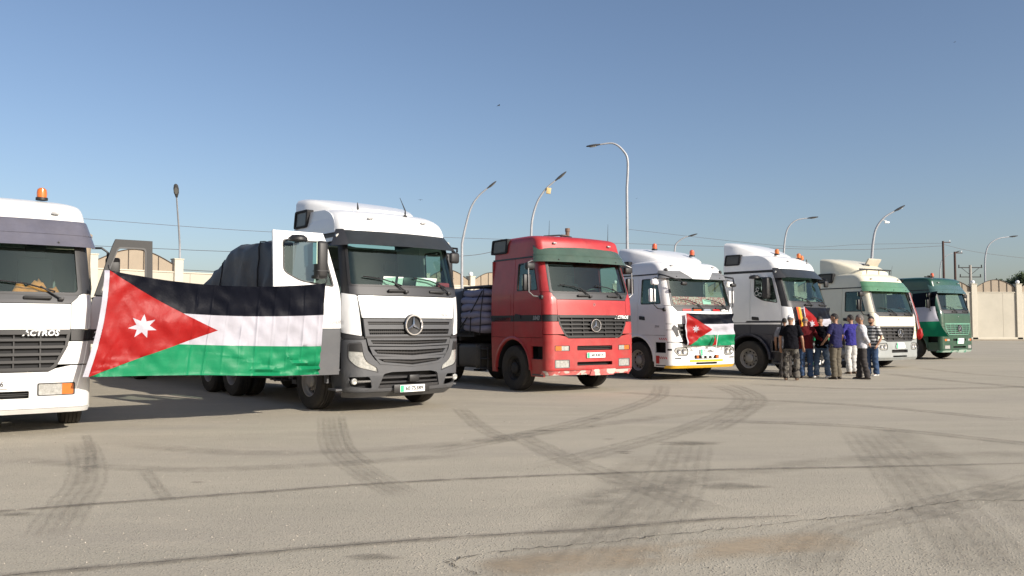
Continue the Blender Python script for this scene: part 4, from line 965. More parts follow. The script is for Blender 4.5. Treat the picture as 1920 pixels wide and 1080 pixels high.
# ------------------------------------------------------------------ perimeter wall
WALLM = mat('cream rendered wall', (.47, .44, .365), .9, var=.12, scale=.35, bump=.15, bscale=8); CAPM = mat('cream coping', (.52, .485, .40), .85, var=.06)
TANM = mat('tan sheet metal', (.29, .235, .17), .6, var=.08, scale=1.2, bump=.05, bscale=3); BROWN = mat('brown iron bars', (.06, .045, .035), .6)
WHZ = 4.8
def wall_run(P0, d, t0, t1, pil, bays, label, balls=()):
    d = Vector(d).normalized(); ang = math.atan2(d.y, d.x); root = empty('perimeter_wall', (P0[0], P0[1], 0), ang, label, 'wall')
    bm = bmesh.new(); n = max(1, int((t1-t0)/8))
    for k in range(n):
        a, b = t0+(t1-t0)*k/n, t0+(t1-t0)*(k+1)/n; box(bm, ((a+b)/2, .12, WHZ/2), (b-a-.02, .24, WHZ))
    box(bm, ((t0+t1)/2, .14, WHZ/2), (t1-t0, .2, WHZ-.05)); mk('wall_face', bm, WALLM, root, smooth=0)
    bm = bmesh.new(); box(bm, ((t0+t1)/2, .11, WHZ+.04), (t1-t0, .34, .08), .01); mk('coping', bm, CAPM, root, smooth=0)
    bm = bmesh.new(); box(bm, ((t0+t1)/2, -.08, .12), (t1-t0, .16, .24), .03); mk('wall_foot', bm, CAPM, root, smooth=0)
    for t in pil:
        bm = bmesh.new(); box(bm, (t, .12, (WHZ+.85)/2), (.56, .56, WHZ+.85), .015); box(bm, (t, .12, WHZ+.88), (.64, .64, .07), .01); p = mk('pillar', bm, CAPM, root, smooth=0)
        if t in balls:
            bm = bmesh.new(); bmesh.ops.create_uvsphere(bm, u_segments=14, v_segments=10, radius=.2, matrix=Matrix.Translation((t, .12, WHZ+1.09))); mk('ball_finial', bm, WHT, p)
    for (a, b) in bays:
        a += .29; b -= .29; nn = 5; arc = lambda x: .55+.80*math.sin(math.pi*(x-a)/(b-a))**1.0*.98
        for k in range(nn):
            x0, x1 = a+(b-a)*k/nn+.01, a+(b-a)*(k+1)/nn-.01; bm = bmesh.new()
            pts = [(x0, .09)]+[(x1, .09)]+[(x1+(x0-x1)*q/6, arc(x1+(x0-x1)*q/6)) for q in range(7)]
            panel_bm(bm, pts, lambda u, z, off=0: Vector((u, .12-off, WHZ+z)), (), (), .02); mk('metal_sheet', bm, TANM, root, smooth=0)
        bm = bmesh.new()
        tube(bm, [(a+(b-a)*q/16, .09, WHZ+arc(a+(b-a)*q/16)+.01) for q in range(17)], .03, 6)
        for k in range(nn+1): x = a+(b-a)*k/nn; tube(bm, [(x, .08, WHZ+.09), (x, .08, WHZ+arc(min(b, max(a, x))))], .025, 5)
        mk('panel_frame', bm, BROWN, root)
    return root
A0 = Vector((-24.6, 48.6)); AD = Vector((.69, .724)).normalized()
tp = [4.8+5.16*k for k in range(-5, 9)]
WA = wall_run(A0, AD, -46, 48.6, tp, [(tp[k], tp[k+1]) for k in range(len(tp)-1) if k not in (5, 6, 7, 8)], 'long cream wall with tan arched panels running away behind the parked trucks', balls=(tp[10], tp[11], tp[12]))
bp = [10.6+4.6*k for k in range(0, 20)]
wall_run((0, 84), (1, 0), 9.0, 100, bp, [(bp[k], bp[k+1]) for k in range(len(bp)-1)], 'far cream wall with arched tan panels and ball topped pillars at the right', balls=tuple(bp))
for k in range(5, 9):                                      # bare bays: only a thin rail
    a, b = tp[k]+.3, tp[k+1]-.3; bm = bmesh.new(); tube(bm, [(a, .12, WHZ+.06), (a, .12, WHZ+.22), (b, .12, WHZ+.22), (b, .12, WHZ+.06)], .02, 5); mk('rail', bm, BROWN, WA)

# ------------------------------------------------------------------ street lamps
GALV = mat('galvanised lamp post', (.34, .35, .37), .55, .3, var=.15); LHEAD = mat('lamp head grey', (.05, .05, .052), .6)
def lamp(px, pts, D, r, label, head=.75, toward=0, sign=False, camera_=False):
    """pts: sight points up the post; the arm curves sideways, and towards the yard by `toward` metres"""
    P = [at(x, y, D) for x, y in pts]; base = P[0]; n = len(P)
    root = empty('street_lamp', (base.x, base.y, 0), 0, label, 'street lamp', 'curved street lamps round the yard')
    Q = [Vector((p.x-base.x, 0, p.z)) for p in P]
    zt = Q[1].z; top = Q[-1].z
    for q in Q: q.y = -toward*max(0, (q.z-zt)/(top-zt))**1.3
    c_ = spline([Vector((0, 0, zt-1.2))]+Q[1:], 8)
    bm = bmesh.new(); tube(bm, [(0, 0, 0), (0, 0, .4), (0, 0, .42), (0, 0, zt-1.2)], [r*1.5, r*1.5, r*1.25, r], 10)
    mk('post', bm, GALV, root)
    bm = bmesh.new(); m_ = len(c_); tube(bm, c_, [r*(1-.45*i/m_) for i in range(m_)], 10); mk('arm', bm, GALV, root)
    e = c_[-1]; d = (c_[-1]-c_[-3]).normalized(); up = Vector((0, 0, 1)); sd_ = d.cross(up).normalized(); u2 = sd_.cross(d)
    bm = bmesh.new(); rings = []
    for t, w_, h in ((-.05, .07, .05), (.08, .10, .06), (.30, .17, .085), (.65, .18, .08), (.92, .13, .05), (1.0, .05, .02)):
        c0 = e+d*t*head; rings.append([c0+sd_*math.cos(a)*w_*head+u2*math.sin(a)*h*head for a in [2*math.pi*k/10 for k in range(10)]])
    loft(bm, rings); mk('lamp_head', bm, LHEAD, root)
    bm = bmesh.new(); c0 = e+d*.5*head-u2*.075*head
    rg = [[c0+d*math.cos(a)*.26*head+sd_*math.sin(a)*.12*head-u2*k for a in [2*math.pi*j/10 for j in range(10)]] for k in (0, .02)]; loft(bm, rg); mk('lens', bm, mat('lamp lens', (.16, .16, .15), .3), root)
    bm = bmesh.new(); box(bm, (0, 0, .02), (.5, .5, .04)); mk('base_plate', bm, GALV, root)
    if sign:
        bm = bmesh.new(); p = c_[int(m_*.72)]; box(bm, (p.x+.22, p.y-.05, p.z-.05), (.28, .18, .36), .02, rot=Matrix.Rotation(.15, 4, 'Y')); mk('junction_box', bm, mat('faded yellow box', (.62, .47, .22), .6), root)
    if camera_:
        bm = bmesh.new(); p = c_[int(m_*.72)]; box(bm, (p.x+.25, p.y-.05, p.z-.28), (.36, .14, .14), .04); tube(bm, [(p.x, p.y, p.z-.1), (p.x+.25, p.y-.05, p.z-.2)], .03, 5); mk('camera_housing', bm, WHT, root)
    return root
lamp(336, [(336, 560), (337, 460), (341, 425), (346, 395), (350, 376)], 53, .07, 'street lamp behind the wall between the two leftmost trucks, seen head on', .9, toward=1.6)
lamp(866, [(866, 560), (873, 425), (883, 390), (897, 368), (914, 353)], 57, .09, 'thin leaning street lamp between the big white truck and the red truck', .8)
lamp(996, [(996, 560), (998, 412), (1008, 378), (1024, 354), (1042, 338)], 50, .085, 'street lamp with yellowish box on its arm behind the red truck', .85, sign=True)
lamp(1177, [(1177, 600), (1177, 302), (1168, 282), (1150, 269), (1124, 271)], 36, .06, 'tallest street lamp, its arm bent to the left', .6)
lamp(1265, [(1265, 560), (1266, 462), (1272, 453), (1282, 446), (1291, 443)], 79, .09, 'street lamp barely rising over the white truck with the flag on its grille', .9)
lamp(1471, [(1471, 560), (1472, 448), (1478, 427), (1493, 413), (1515, 409)], 70, .08, 'street lamp with flat arm above the navy and white truck', .9)
lamp(1636, [(1636, 560), (1637, 455), (1643, 428), (1658, 408), (1677, 396)], 60, .10, 'street lamp with a white camera on its arm above the cream truck', .9, camera_=True)
lamp(1848, [(1848, 560), (1848, 478), (1854, 460), (1870, 448), (1893, 444)], 88, .085, 'rightmost street lamp rising behind the far wall', .9)
lamp(1763, [(1763, 560), (1763, 502), (1766, 489), (1776, 479), (1789, 474)], 100, .06, 'small street lamp between the two dark poles', .8)

# ------------------------------------------------------------------ poles and cables
WOODP = mat('dark wooden pole', (.075, .04, .032), .85); CONC = mat('concrete pole', (.33, .31, .28), .8)
for x, yt, D, lab in ((1768, 452, 98, 'taller brown wooden pole behind the dark green truck'), (1790, 472, 96, 'shorter black pole with a stub arm behind the dark green truck')):
    p = at(x, yt, D); root = empty('utility_pole', (p.x, p.y, 0), 0, lab, 'pole')
    bm = bmesh.new(); tube(bm, [(0, 0, 0), (0, 0, p.z)], [.16, .12], 10); mk('post', bm, WOODP, root)
    bm = bmesh.new(); box(bm, (.45, 0, p.z-.15), (.9, .1, .1)); mk('stub_arm', bm, WOODP, root)
    bm = bmesh.new(); tube(bm, [(.8, 0, p.z-.1), (.8, 0, p.z+.12)], .05, 8); mk('insulator', bm, WHT, root)
p = at(1819, 497, 130); root = empty('power_pole', (p.x, p.y, 0), 0, 'pylon pole with two cross arms beyond the far wall', 'power pole')
bm = bmesh.new(); tube(bm, [(0, 0, 0), (0, 0, p.z)], [.3, .2], 8); mk('post', bm, CONC, root)
for zz, xw in ((p.z-.4, 1.9), (p.z-1.9, 1.7)):
    bm = bmesh.new(); box(bm, (0, 0, zz), (2*xw, .14, .14)); c_ = mk('cross_arm', bm, CHASS, root)
    for x in (-xw+.1, xw-.1): bm = bmesh.new(); tube(bm, [(x, 0, zz), (x, 0, zz+.45)], .08, 6); mk('insulator', bm, CHASS, c_)
bm = bmesh.new()
for s in (-1, 1): tube(bm, [(s*1.4, 0, p.z-.45), (0, 0, p.z-1.6)], .04, 5)
mk('brace', bm, CHASS, root)
def cable(pts, r, lab):
    P = [at(x, y, D) for x, y, D in pts]; bm = bmesh.new(); tube(bm, spline(P, 8), r, 5)
    tag(mk('power_cable', bm, WOODP), lab, 'cable', 'overhead cables behind the trucks')
cable([(-60, 396, 66), (155, 410, 68), (510, 435, 74), (860, 446, 80), (1340, 462, 88), (1600, 468, 94), (1768, 461, 98)], .016, 'longest overhead cable, crossing the sky from the left edge to the brown pole')
cable([(-60, 450, 66), (270, 465, 66), (440, 472, 66), (700, 480, 66), (866, 480, 66), (932, 470, 66)], .018, 'lower overhead cable above the flag between the left trucks')
cable([(1178, 430, 90), (1480, 462, 94), (1620, 458, 96), (1768, 456, 98)], .014, 'overhead cable rising to the top of the brown pole')
cable([(1768, 458, 98), (1840, 474, 110), (1990, 492, 120)], .016, 'overhead cable going right from the brown pole')
# ------------------------------------------------------------------ far hills and trees
HILL = mat('far dry hill', (.42, .33, .25), .95, var=.1, scale=.02)
bm = bmesh.new(); rows = []
for j in range(6):
    row = []
    for i in range(60):
        x = 150+i*14; h = (34+10*math.sin(i*.21)+7*math.sin(i*.53+1)+3*math.sin(i*1.3))*math.sin(math.pi*min(1, (i+1)/24)/2)
        row.append(Vector((x, 640+j*40, [-2, .5, .85, 1, .9, .6][j]*max(h, 0) if j else -2)))
    rows.append(row)
loft(bm, rows, closed=False, caps=False); tag(mk('hills', bm, HILL), kind='structure')
LEAF = mat('olive green leaves', (.055, .085, .03), .7, var=.5, scale=2.5); BARK = mat('bark', (.09, .065, .045), .9)
def tree(x, y, h, wd, lab, seed):
    r = random.Random(seed); root = empty('tree', (x, y, 0), 0, lab, 'tree', 'trees beyond the far wall')
    bm = bmesh.new(); tube(bm, [(0, 0, 0), (.1, 0, h*.3), (0, .1, h*.55)], [.28, .2, .1], 8)
    cl = []
    for k in range(9):
        a = r.uniform(0, 6.28); e = Vector((math.cos(a)*wd*.38*r.uniform(.3, 1), math.sin(a)*wd*.38*r.uniform(.3, 1), h*r.uniform(.55, .9))); cl.append(e)
        tube(bm, [(0, 0, h*.35), e*.5+Vector((0, 0, h*.22)), e], [.1, .06, .03], 5)
    mk('trunk', bm, BARK, root)
    bm = bmesh.new()
    for c0 in cl:
        R0 = wd*r.uniform(.16, .26)
        for k in range(420):
            d = Vector((r.gauss(0, 1), r.gauss(0, 1), r.gauss(0, .75))).normalized()*R0*r.random()**.4*r.uniform(.8, 1.2); p = c0+d; s = r.uniform(.09, .2)
            a = Vector((r.gauss(0, 1), r.gauss(0, 1), r.gauss(0, 1))).normalized()*s; b = a.orthogonal().normalized()*s*.6
            bm.faces.new([bm.verts.new(q) for q in (p-a, p+b, p+a, p-b)])
    mk('crown', bm, LEAF, root, smooth=0)
for px, yt, D, wd, lab, sd_ in ((1886, 512, 112, 4.6, 'olive green tree behind the far wall, the leftmost one', 1), (1925, 506, 108, 5.2, 'taller green tree cut by the right edge of the picture', 5), (1905, 520, 118, 4.0, 'low green tree between the two beyond the far wall', 9)):
    p = at(px, yt, D); tree(p.x, p.y, p.z, wd, lab, sd_)
# ------------------------------------------------------------------ birds
def bird(px, py, D, s, a, lab):
    p = at(px, py, D); root = empty('bird', p, a, lab, 'bird', 'birds in the sky'); BM_ = mat('dark feathers', (.03, .028, .028), .8)
    bm = bmesh.new(); tube(bm, [(-.16*s, 0, 0), (-.1*s, 0, .0), (0, 0, .01*s), (.12*s, 0, 0), (.17*s, 0, .01*s), (.22*s, 0, 0)], [.03*s, .04*s, .055*s, .035*s, .03*s, .006*s], 8)
    mk('body', bm, BM_, root)
    for q in (-1, 1):
        bm = bmesh.new(); pts = [((.06, .03), (-.06, .03)), ((.10, .18), (-.05, .2)), ((.03, .38), (-.04, .36)), ((-.06, .5), (-.08, .49))]
        rg = [[Vector((a_[0]*s, q*a_[1]*s, .10*s*math.sin(i*1.1))), Vector((b_[0]*s, q*b_[1]*s, .10*s*math.sin(i*1.1))), Vector((b_[0]*s, q*b_[1]*s, .10*s*math.sin(i*1.1)+.01*s)), Vector((a_[0]*s, q*a_[1]*s, .10*s*math.sin(i*1.1)+.01*s))] for i, (a_, b_) in enumerate(pts)]
        loft(bm, rg); mk('wing', bm, BM_, root)
bird(935, 198, 60, .55, .4, 'dark bird highest over the middle of the picture'); bird(788, 375, 60, .42, 1.2, 'dark bird flying just above the big white truck')
bird(1790, 79, 90, .42, .2, 'tiny bird near the top right corner'); bird(1194, 372, 80, .3, .9, 'tiny bird beside the tallest lamp post')
# ------------------------------------------------------------------ the seven trucks
G7 = 'tractor trucks parked side by side in the yard'
T1 = ((-7.63, 11.93), 32.0); T2 = ((-2.64, 15.22), 40.0); T3 = ((1.04, 19.26), 34.0); T4 = ((4.51, 23.39), 32.2)
T5 = ((7.80, 24.75), 42.0); T6 = ((12.55, 29.35), 32.4); T7 = ((18.5, 36.5), 33.0)
r1, c1 = classic_truck('t', *T1, WHITE2, (0, .29, .86, 1.41, 1.78, 1.90, 2.62, 2.94, 3.30), 'leftmost white truck, cut by the frame, with black grille and orange cloth behind its windscreen', G7, VISK,
    dict(lights='combo', band=True, open=-1, plate='71-26846', plate_z=.98, slats=6, nostar=False, name=('ACTROS', .11, -.62, 0), visor_mid=False, tubes=BLACK, pillar=DGREY))
beacon(r1, -.62, .52, 3.29, AMBER, 1.05)
M1 = open_door(r1, c1, -1, 84, 1.21, c1.w(3.0), c1.w(2.22), c1.w(2.90), WHITE2, WHITE2, c1.w(2.17), False, yd=.27, noglass=True, thin=.09, txt=('25', .13, 1.0, c1.w(1.63), WHT), upper=BLK)
bm = bmesh.new()                                          # black stripe across the open door
panel_bm(bm, [(.05, c1.w(1.56)), (c1.yedge(1.4)-.01, c1.w(1.56)), (c1.yedge(1.45)-.01, c1.w(1.70)), (.05, c1.w(1.70))], c1.side(-1), (), (), .004, off=.0015); bmesh.ops.transform(bm, matrix=M1, verts=bm.verts); mk('stripe', bm, BLACK, r1)
bm = bmesh.new(); ya = c1.yedge(2.7)                      # its mirror bracket swings out with it
x0 = -(c1.P(2.4)[0]); tube(bm, [(x0, ya-.05, 2.60), (x0-.12, ya+.0, 2.60), (x0-.20, ya-.0, 2.54), (x0-.21, ya, 2.1), (x0-.19, ya, 1.92), (x0, ya+.05, 1.86)], .017, 8); box(bm, (x0-.215, ya, 2.24), (.06, .06, .26), .02)
bmesh.ops.transform(bm, matrix=Matrix.Translation((-.06, .10, 0)), verts=bm.verts); mk('mirror_arm', bm, BLACK, r1)
bm = bmesh.new(); box(bm, (x0-.30, ya-.30, 2.32), (.20, .07, .34), .03); bmesh.ops.transform(bm, matrix=Matrix.Translation((-.06, .10, 0)), verts=bm.verts); mk('mirror', bm, BLACK, r1)
bm = bmesh.new(); box(bm, (x0-.14, ya+.12, 1.84), (.10, .09, .12), .03); mk('mirror_bracket', bm, BLACK, r1)
# crumpled orange cloth on the dashboard
bm = bmesh.new(); rings = []
for i in range(15):
    t = i/14; x = -.28-.72*t; rg = []; hh = .10*math.sin(math.pi*min(1, t*1.25+.05))**.6+.03*math.sin(t*19)
    for k in range(10):
        a = 2*math.pi*k/10; rg.append(Vector((x, c1.P(1.95)[1]-.22+.14*math.cos(a)*(1+.2*math.sin(i*1.7+k)), 1.90+max(-.0, math.sin(a))*hh*1.7*(1+.2*math.sin(i*2.3+k*1.9)))))
    rings.append(rg)
loft(bm, rings); o = mk('orange_cloth', bm, ORANGE, None, smooth=60); o.location = r1.location; o.rotation_euler = r1.rotation_euler; tag(o, 'crumpled orange cloth lying on the dashboard of the leftmost truck', 'cloth')

r2, c2 = modern_truck(*T2, 'big white truck with dark grey bumper and open door beside the large flag', G7,
    dict(paint=WHITE, low=GREYP, bumper=GREYP, open=1, plate='60·75389', name='ACTROS', axles=(-3.6, -4.95), zsplit=1.42, front_mirror=-1))
M2 = open_door(r2, c2, 1, 88, .66, 3.0, 2.17, 2.86, WHITE, GREYP, 1.42, True, yd=-.12, txt=('1848', .10, .93, 1.52, PGREY))
modern_mirror(r2, 1, c2.P(2.5)[0], c2.yedge(2.6)-.02, Mx=M2)
bm = bmesh.new(); tube(bm, [(-.28, .74, 3.44), (-.30, .72, 3.56), (-.22, .66, 3.80)], [.02, .012, .004], 6); box(bm, (-.28, .74, 3.46), (.07, .07, .04), .02); mk('antenna', bm, BLACK, r2)
bm = bmesh.new(); tube(bm, [(.55, .5, 3.53), (.55, .48, 3.66)], [.02, .006], 6); mk('antenna', bm, BLACK, r2)
for x, w_, ct in ((.36, .24, PAPER), (.14, .10, PAPER), (-.42, .42, PAPER)):
    bm = bmesh.new(); p = c2.front(x, 2.24, -.05); box(bm, p, (w_, .004, .15), rot=Matrix.Rotation(-.28, 4, 'X')); mk('paper_card', bm, ct, r2)
bm = bmesh.new(); box(bm, c2.front(-.03, 2.24, -.10), (.22, .12, .15), .02); mk('dash_unit', bm, BLACK, r2)
bm = bmesh.new(); box(bm, c2.front(-.85, 2.20, -.10), (.26, .12, .09), .03); mk('red_cushion', bm, mat('red cushion', (.45, .04, .06), .8), r2)

r3, c3 = classic_truck('t', *T3, RED, (0, .40, 1.21, 1.69, 2.04, 2.18, 2.9, 3.18, 3.5), 'red truck with black grille and dark green sun visor, third from the left', G7, VISG,
    dict(lights='old', band=True, plate='60·43014', plate_z=.82, slats=6, lip=PINK, name=('ACTROS', .10, -.80, 0), tubes=mat('worn grey tube', (.25, .25, .25), .4, .6), roof_sq=.3, vis_top=3.25, pillar=RED, rim=CHASS))
for s in (1, -1): side_flap(r3, s, 1.155, -.60, 3.30, .66, .34)
for s in (1,):
    bm = bmesh.new(); text_bm(bm, '1843', .13, MR(c3.P(1.63)[0]+.012, .93, 1.63), shear=.2, bold=.004); mk('lettering', bm, PGREY, r3)
bm = bmesh.new(); tube(bm, [(-.42, -.1, 3.5), (-.42, -.1, 3.78)], .05, 10); tube(bm, [(-.42, -.1, 3.72), (-.42, -.1, 3.80)], .06, 10); box(bm, (-.30, -.1, 3.60), (.16, .08, .08), .02); mk('exhaust_stub', bm, mat('rusty brown metal', (.16, .10, .07), .7), r3)
for x, y in ((.62, .55), (-.95, .75)):
    bm = bmesh.new(); tube(bm, [(x, y, 3.38), (x-.03, y-.02, 3.85)], [.008, .003], 5); mk('antenna', bm, BLACK, r3)
bm = bmesh.new(); tube(bm, [(.5, .2, 3.53), (.1, .25, 3.57), (-.3, .2, 3.55)], .02, 6); mk('roof_bar', bm, BLACK, r3)

r4, c4 = classic_truck('t', *T4, WHITE, (0, .33, .95, 1.50, 1.86, 1.98, 2.78, 3.02, 3.26), 'white truck with two beacons and a small flag spread over its grille', G7, mat('grey visor acrylic', (.16, .165, .17), .3, coat=.4, dust=.05),
    dict(lights='round', plate='', plate_z=.90, slats=5, visor_mid=True, vis_top=3.10, mirror=WHITE, rail=BLACK, pillar=WHITE, lip=YEL, bumper=WHITE))
for s in (1, -1): side_flap(r4, s, 1.16, -.62, 3.10, .50, .34)
deflector(r4, WHITE, .50, 3.32, -.9, 3.68, .75, 1.12, 3.20)
beacon(r4, .52, -.05, 3.60, AMBRED, 1.1); beacon(r4, -.55, .34, 3.44, AMBRED, 1.1)
plate(r4, c4.front(0, .98, .03), '71·43961', w_=.56, h_=.13)
Fr = c4.front; LU4 = lu(c4)
bm = bmesh.new(); panel_bm(bm, rect(-.62, .615, .62, .69, .03), Fr, LU4, (), .012, off=.008); mk('yellow_strip', bm, YEL, r4)
bm = bmesh.new(); panel_bm(bm, rect(-.70, .425, .66, .475, .01), Fr, LU4, (), .012, off=.020); mk('reflective_strip', bm, YEL, r4)
for x, m_ in ((.36, AMBER), (.18, WHT), (0, WHT), (-.18, WHT), (-.36, AMBER)):
    bm = bmesh.new(); lathe(bm, [(.042, -.02), (.042, .02), (.03, .03), (.001, .03)], Fr(x, .79, .01), 'Y', 12); mk('front_lamp', bm, m_, r4)
for s in (1, -1):
    bm = bmesh.new(); 
    for q in range(3): panel_bm(bm, [(s*(.50+.03*q), 1.0+.04*q), (s*.60, 1.0+.04*q), (s*.60, 1.02+.04*q), (s*(.50+.03*q), 1.02+.04*q)], Fr, (), (), .004, off=.006)
    panel_bm(bm, rect(min(s*.9, s*1.1), .73, max(s*.9, s*1.1), .77), Fr, (), (), .004, off=.005); panel_bm(bm, rect(min(s*1.18, s*1.30), 1.02, max(s*1.18, s*1.30), 1.08), Fr, LU4, (), .004, off=.005)
    mk('black_sticker', bm, BLK, r4)
    bm = bmesh.new()
    for q in range(4): panel_bm(bm, [(.90+.08*q, 1.14), (.93+.08*q, 1.14), (.97+.08*q, 1.08), (.94+.08*q, 1.08)], c4.side(s), (), (), .004, off=.005); panel_bm(bm, [(.90+.08*q, .64), (.93+.08*q, .64), (.97+.08*q, .58), (.94+.08*q, .58)], c4.side(s), (), (), .004, off=.005)
    mk('hazard_stripe', bm, REFL, r4)
    bm = bmesh.new(); panel_bm(bm, rect(.78, .45, .90, .66), c4.side(s), (), (), .006, off=.006); mk('reflector', bm, REFL, r4)
    bm = bmesh.new(); panel_bm(bm, rnd([(s*.96, 1.42), (s*1.04, 1.40), (s*1.16, 1.60), (s*1.10, 1.68), (s*1.0, 1.62)], .02), Fr, LU4, (), .01, off=.012); mk('air_vent', bm, DGREY, r4)
    bm = bmesh.new(); tube(bm, [Fr(s*1.22, 2.98, .06), Fr(s*1.12, 2.92, .28), Fr(s*.92, 2.78, .42)], .022, 6); box(bm, Fr(s*.86, 2.72, .42), (.2, .1, .10), .04, seg=3); mk('front_mirror', bm, BLACK, r4)
    bm = bmesh.new(); lathe(bm, [(.001, -.03), (.05, -.02), (.05, .02), (.03, .04), (.001, .045)], Fr(s*1.02, 3.12, .02), 'Y', 12); mk('marker_lamp', bm, BLACK, r4)
bm = bmesh.new(); panel_bm(bm, rect(-.98, 2.22, 1.0, 2.42, .02), Fr, LU4, (), .004, off=-.05); mk('red_banner', bm, mat('red fringe cloth', (.62, .12, .14), .8, two=(.8, .5, .48), tscale=30), r4)
bm = bmesh.new(); panel_bm(bm, rect(-.34, 2.24, -.02, 2.36), Fr, LU4, (), .004, off=-.035); mk('paper_card', bm, PAPER, r4)
for k in range(5):
    bm = bmesh.new(); panel_bm(bm, rnd([(.80-.36*k, 2.045), (.50-.36*k, 2.045), (.52-.36*k, 2.10), (.78-.36*k, 2.10)], .02), Fr, LU4, (), .01, off=.012); mk('cowl_ornament', bm, [REFL, F_O, CHROME, REFL, WHT][k], r4)
bm = bmesh.new(); text_bm(bm, '2044', .09, MR(c4.P(1.45)[0]+.004, .82, 1.44), shear=.2); mk('lettering', bm, PGREY, r4)

r5, c5 = modern_truck(*T5, 'white truck with dark navy lower body and three amber beacons behind the group of men', G7,
    dict(paint=WHITE, low=NAVY, bumper=WHITE2, lip=DGREY, zsplit=1.60, simple_grille=False, ztop=3.96, plate='', front_mirror=-1, rim=STEEL))
beacon(r5, .25, .40, 3.56, AMBER, 1.05); beacon(r5, -.58, .64, 3.46, AMBER, 1.05); beacon(r5, -.78, .62, 3.42, AMBER, 1.0)
bm = bmesh.new()
for s in (1, -1): panel_bm(bm, [(-.86, 1.50), (1.02, 1.50), (1.02, 1.545), (-.86, 1.545)], c5.side(s), (), (), .004, off=.008); 
mk('silver_stripe', bm, ALU, r5)
bm = bmesh.new(); tube(bm, [(-.80, .78, 3.38), (-.80, .77, 3.46)], .02, 6); mk('antenna', bm, BLACK, r5)
bm = bmesh.new()
for x, z, rr in ((.24, 2.40, .06), (.27, 2.52, .045), (.36, 2.36, .05)):
    W5 = c5.P(z)[0]; n = 12; tube(bm, [(W5+.004, x+rr*math.cos(2*math.pi*k/n), z+rr*math.sin(2*math.pi*k/n)) for k in range(n)], .008, 5)
mk('window_sticker', bm, WHT, r5)

r6, c6 = classic_truck('t', *T6, CREAM, (0, .28, .93, 1.43, 1.78, 1.88, 2.68, 2.96, 3.30), 'cream truck with pale green visor and grey bumper, second from the right', G7, VISG2,
    dict(lights='round', plate='', plate_z=.98, slats=5, bumper=SILVER, arch=SILVER, rail=BLACK, grille=DGREY))
for s in (1, -1): side_flap(r6, s, 1.17, -.62, 3.14, .62, .34)
deflector(r6, CREAM, .55, 3.38, -.9, 3.86, .75, 1.12, 3.22)
plate(r6, c6.front(.02, 1.02, .03), '', w_=.42, h_=.2)
bm = bmesh.new(); box(bm, (-.45, .15, 3.72), (.75, .06, .34), .02, rot=Matrix.Rotation(math.radians(-35), 4, 'X')); mk('roof_panel', bm, mat('beige plastic panel', (.50, .46, .38), .5), r6)
bm = bmesh.new(); box(bm, (-.1, .0, 3.55), (.35, .35, .22), .05); box(bm, (0, .55, 3.43), (1.8, .05, .05), .01)
for x in (-.85, -.2, .5): tube(bm, [(x, .55, 3.28), (x, .55, 3.44)], .02, 6)
mk('roof_rack', bm, BLACK, r6)
bm = bmesh.new(); tube(bm, [(-1.0, .5, 3.25), (-1.12, .48, 3.62)], [.008, .003], 5); mk('antenna', bm, BLACK, r6)

r7, c7 = classic_truck('t', *T7, GREEN, (0, .32, 1.06, 1.55, 1.98, 2.10, 2.90, 3.18, 3.56), 'dark green truck at the right end of the row', G7, mat('dark teal visor', (.05, .11, .10), .25, coat=.6, dust=.08),
    dict(lights='old', plate='', plate_z=.86, slats=6, grille=MINT, lip=mat('chipped pale green paint', (.35, .45, .38), .5, two=(.10, .27, .19), tscale=4), roof_sq=.25, vis_top=3.26))
plate(r7, c7.front(-.02, .98, .03), '', w_=.50, h_=.13); beacon(r7, .15, .35, 3.58, AMBRED, 1.15)
for s in (1, -1): side_flap(r7, s, 1.14, -.66, 3.35, .5, .3)
bm = bmesh.new(); tube(bm, [(.35, .35, 3.62), (.35, .35, 3.66)], [.1, .1], 8); box(bm, (.4, .3, 3.60), (.4, .1, .04)); mk('roof_bar', bm, BLACK, r7)

# ------------------------------------------------------------------ semi trailers and their loads
def place(o, T): o.location = (T[0][0], T[0][1], 0); o.rotation_euler = (0, 0, math.pi+math.radians(T[1])); return o
def trailer(T, y0, y1, label, deck=1.28):
    root = empty('semi_trailer', (T[0][0], T[0][1], 0), math.pi+math.radians(T[1]), label, 'trailer', 'flat trailers behind the trucks')
    bm = bmesh.new(); L = y0-y1
    box(bm, (0, (y0+y1)/2, deck), (2.46, L, .10), .01); mk('deck', bm, CHASS, root)
    bm = bmesh.new()
    for s in (-1, 1): box(bm, (s*.45, (y0-1.0+y1)/2, deck-.22), (.14, L-1.0, .32)); box(bm, (s*1.2, (y0+y1)/2, deck-.02), (.06, L, .14))
    for k in range(8): box(bm, (0, y0-.8-(L-1.6)*k/7, deck-.12), (2.3, .1, .14))
    mk('frame', bm, CHASS, root)
    for s in (-1, 1):
        bm = bmesh.new(); tube(bm, [(s*.75, y0-2.9, deck-.1), (s*.75, y0-2.9, .25)], .06, 6); box(bm, (s*.75, y0-2.9, .2), (.25, .3, .05)); mk('landing_leg', bm, CHASS, root)
        for k in range(3): add_wheel(root, s*1.08, y1+1.4+1.31*k, wid=.3, outer=s, front=False)
    bm = bmesh.new(); box(bm, (0, y1+.05, .95), (2.4, .08, .3)); mk('rear_bumper', bm, CHASS, root)
    return root
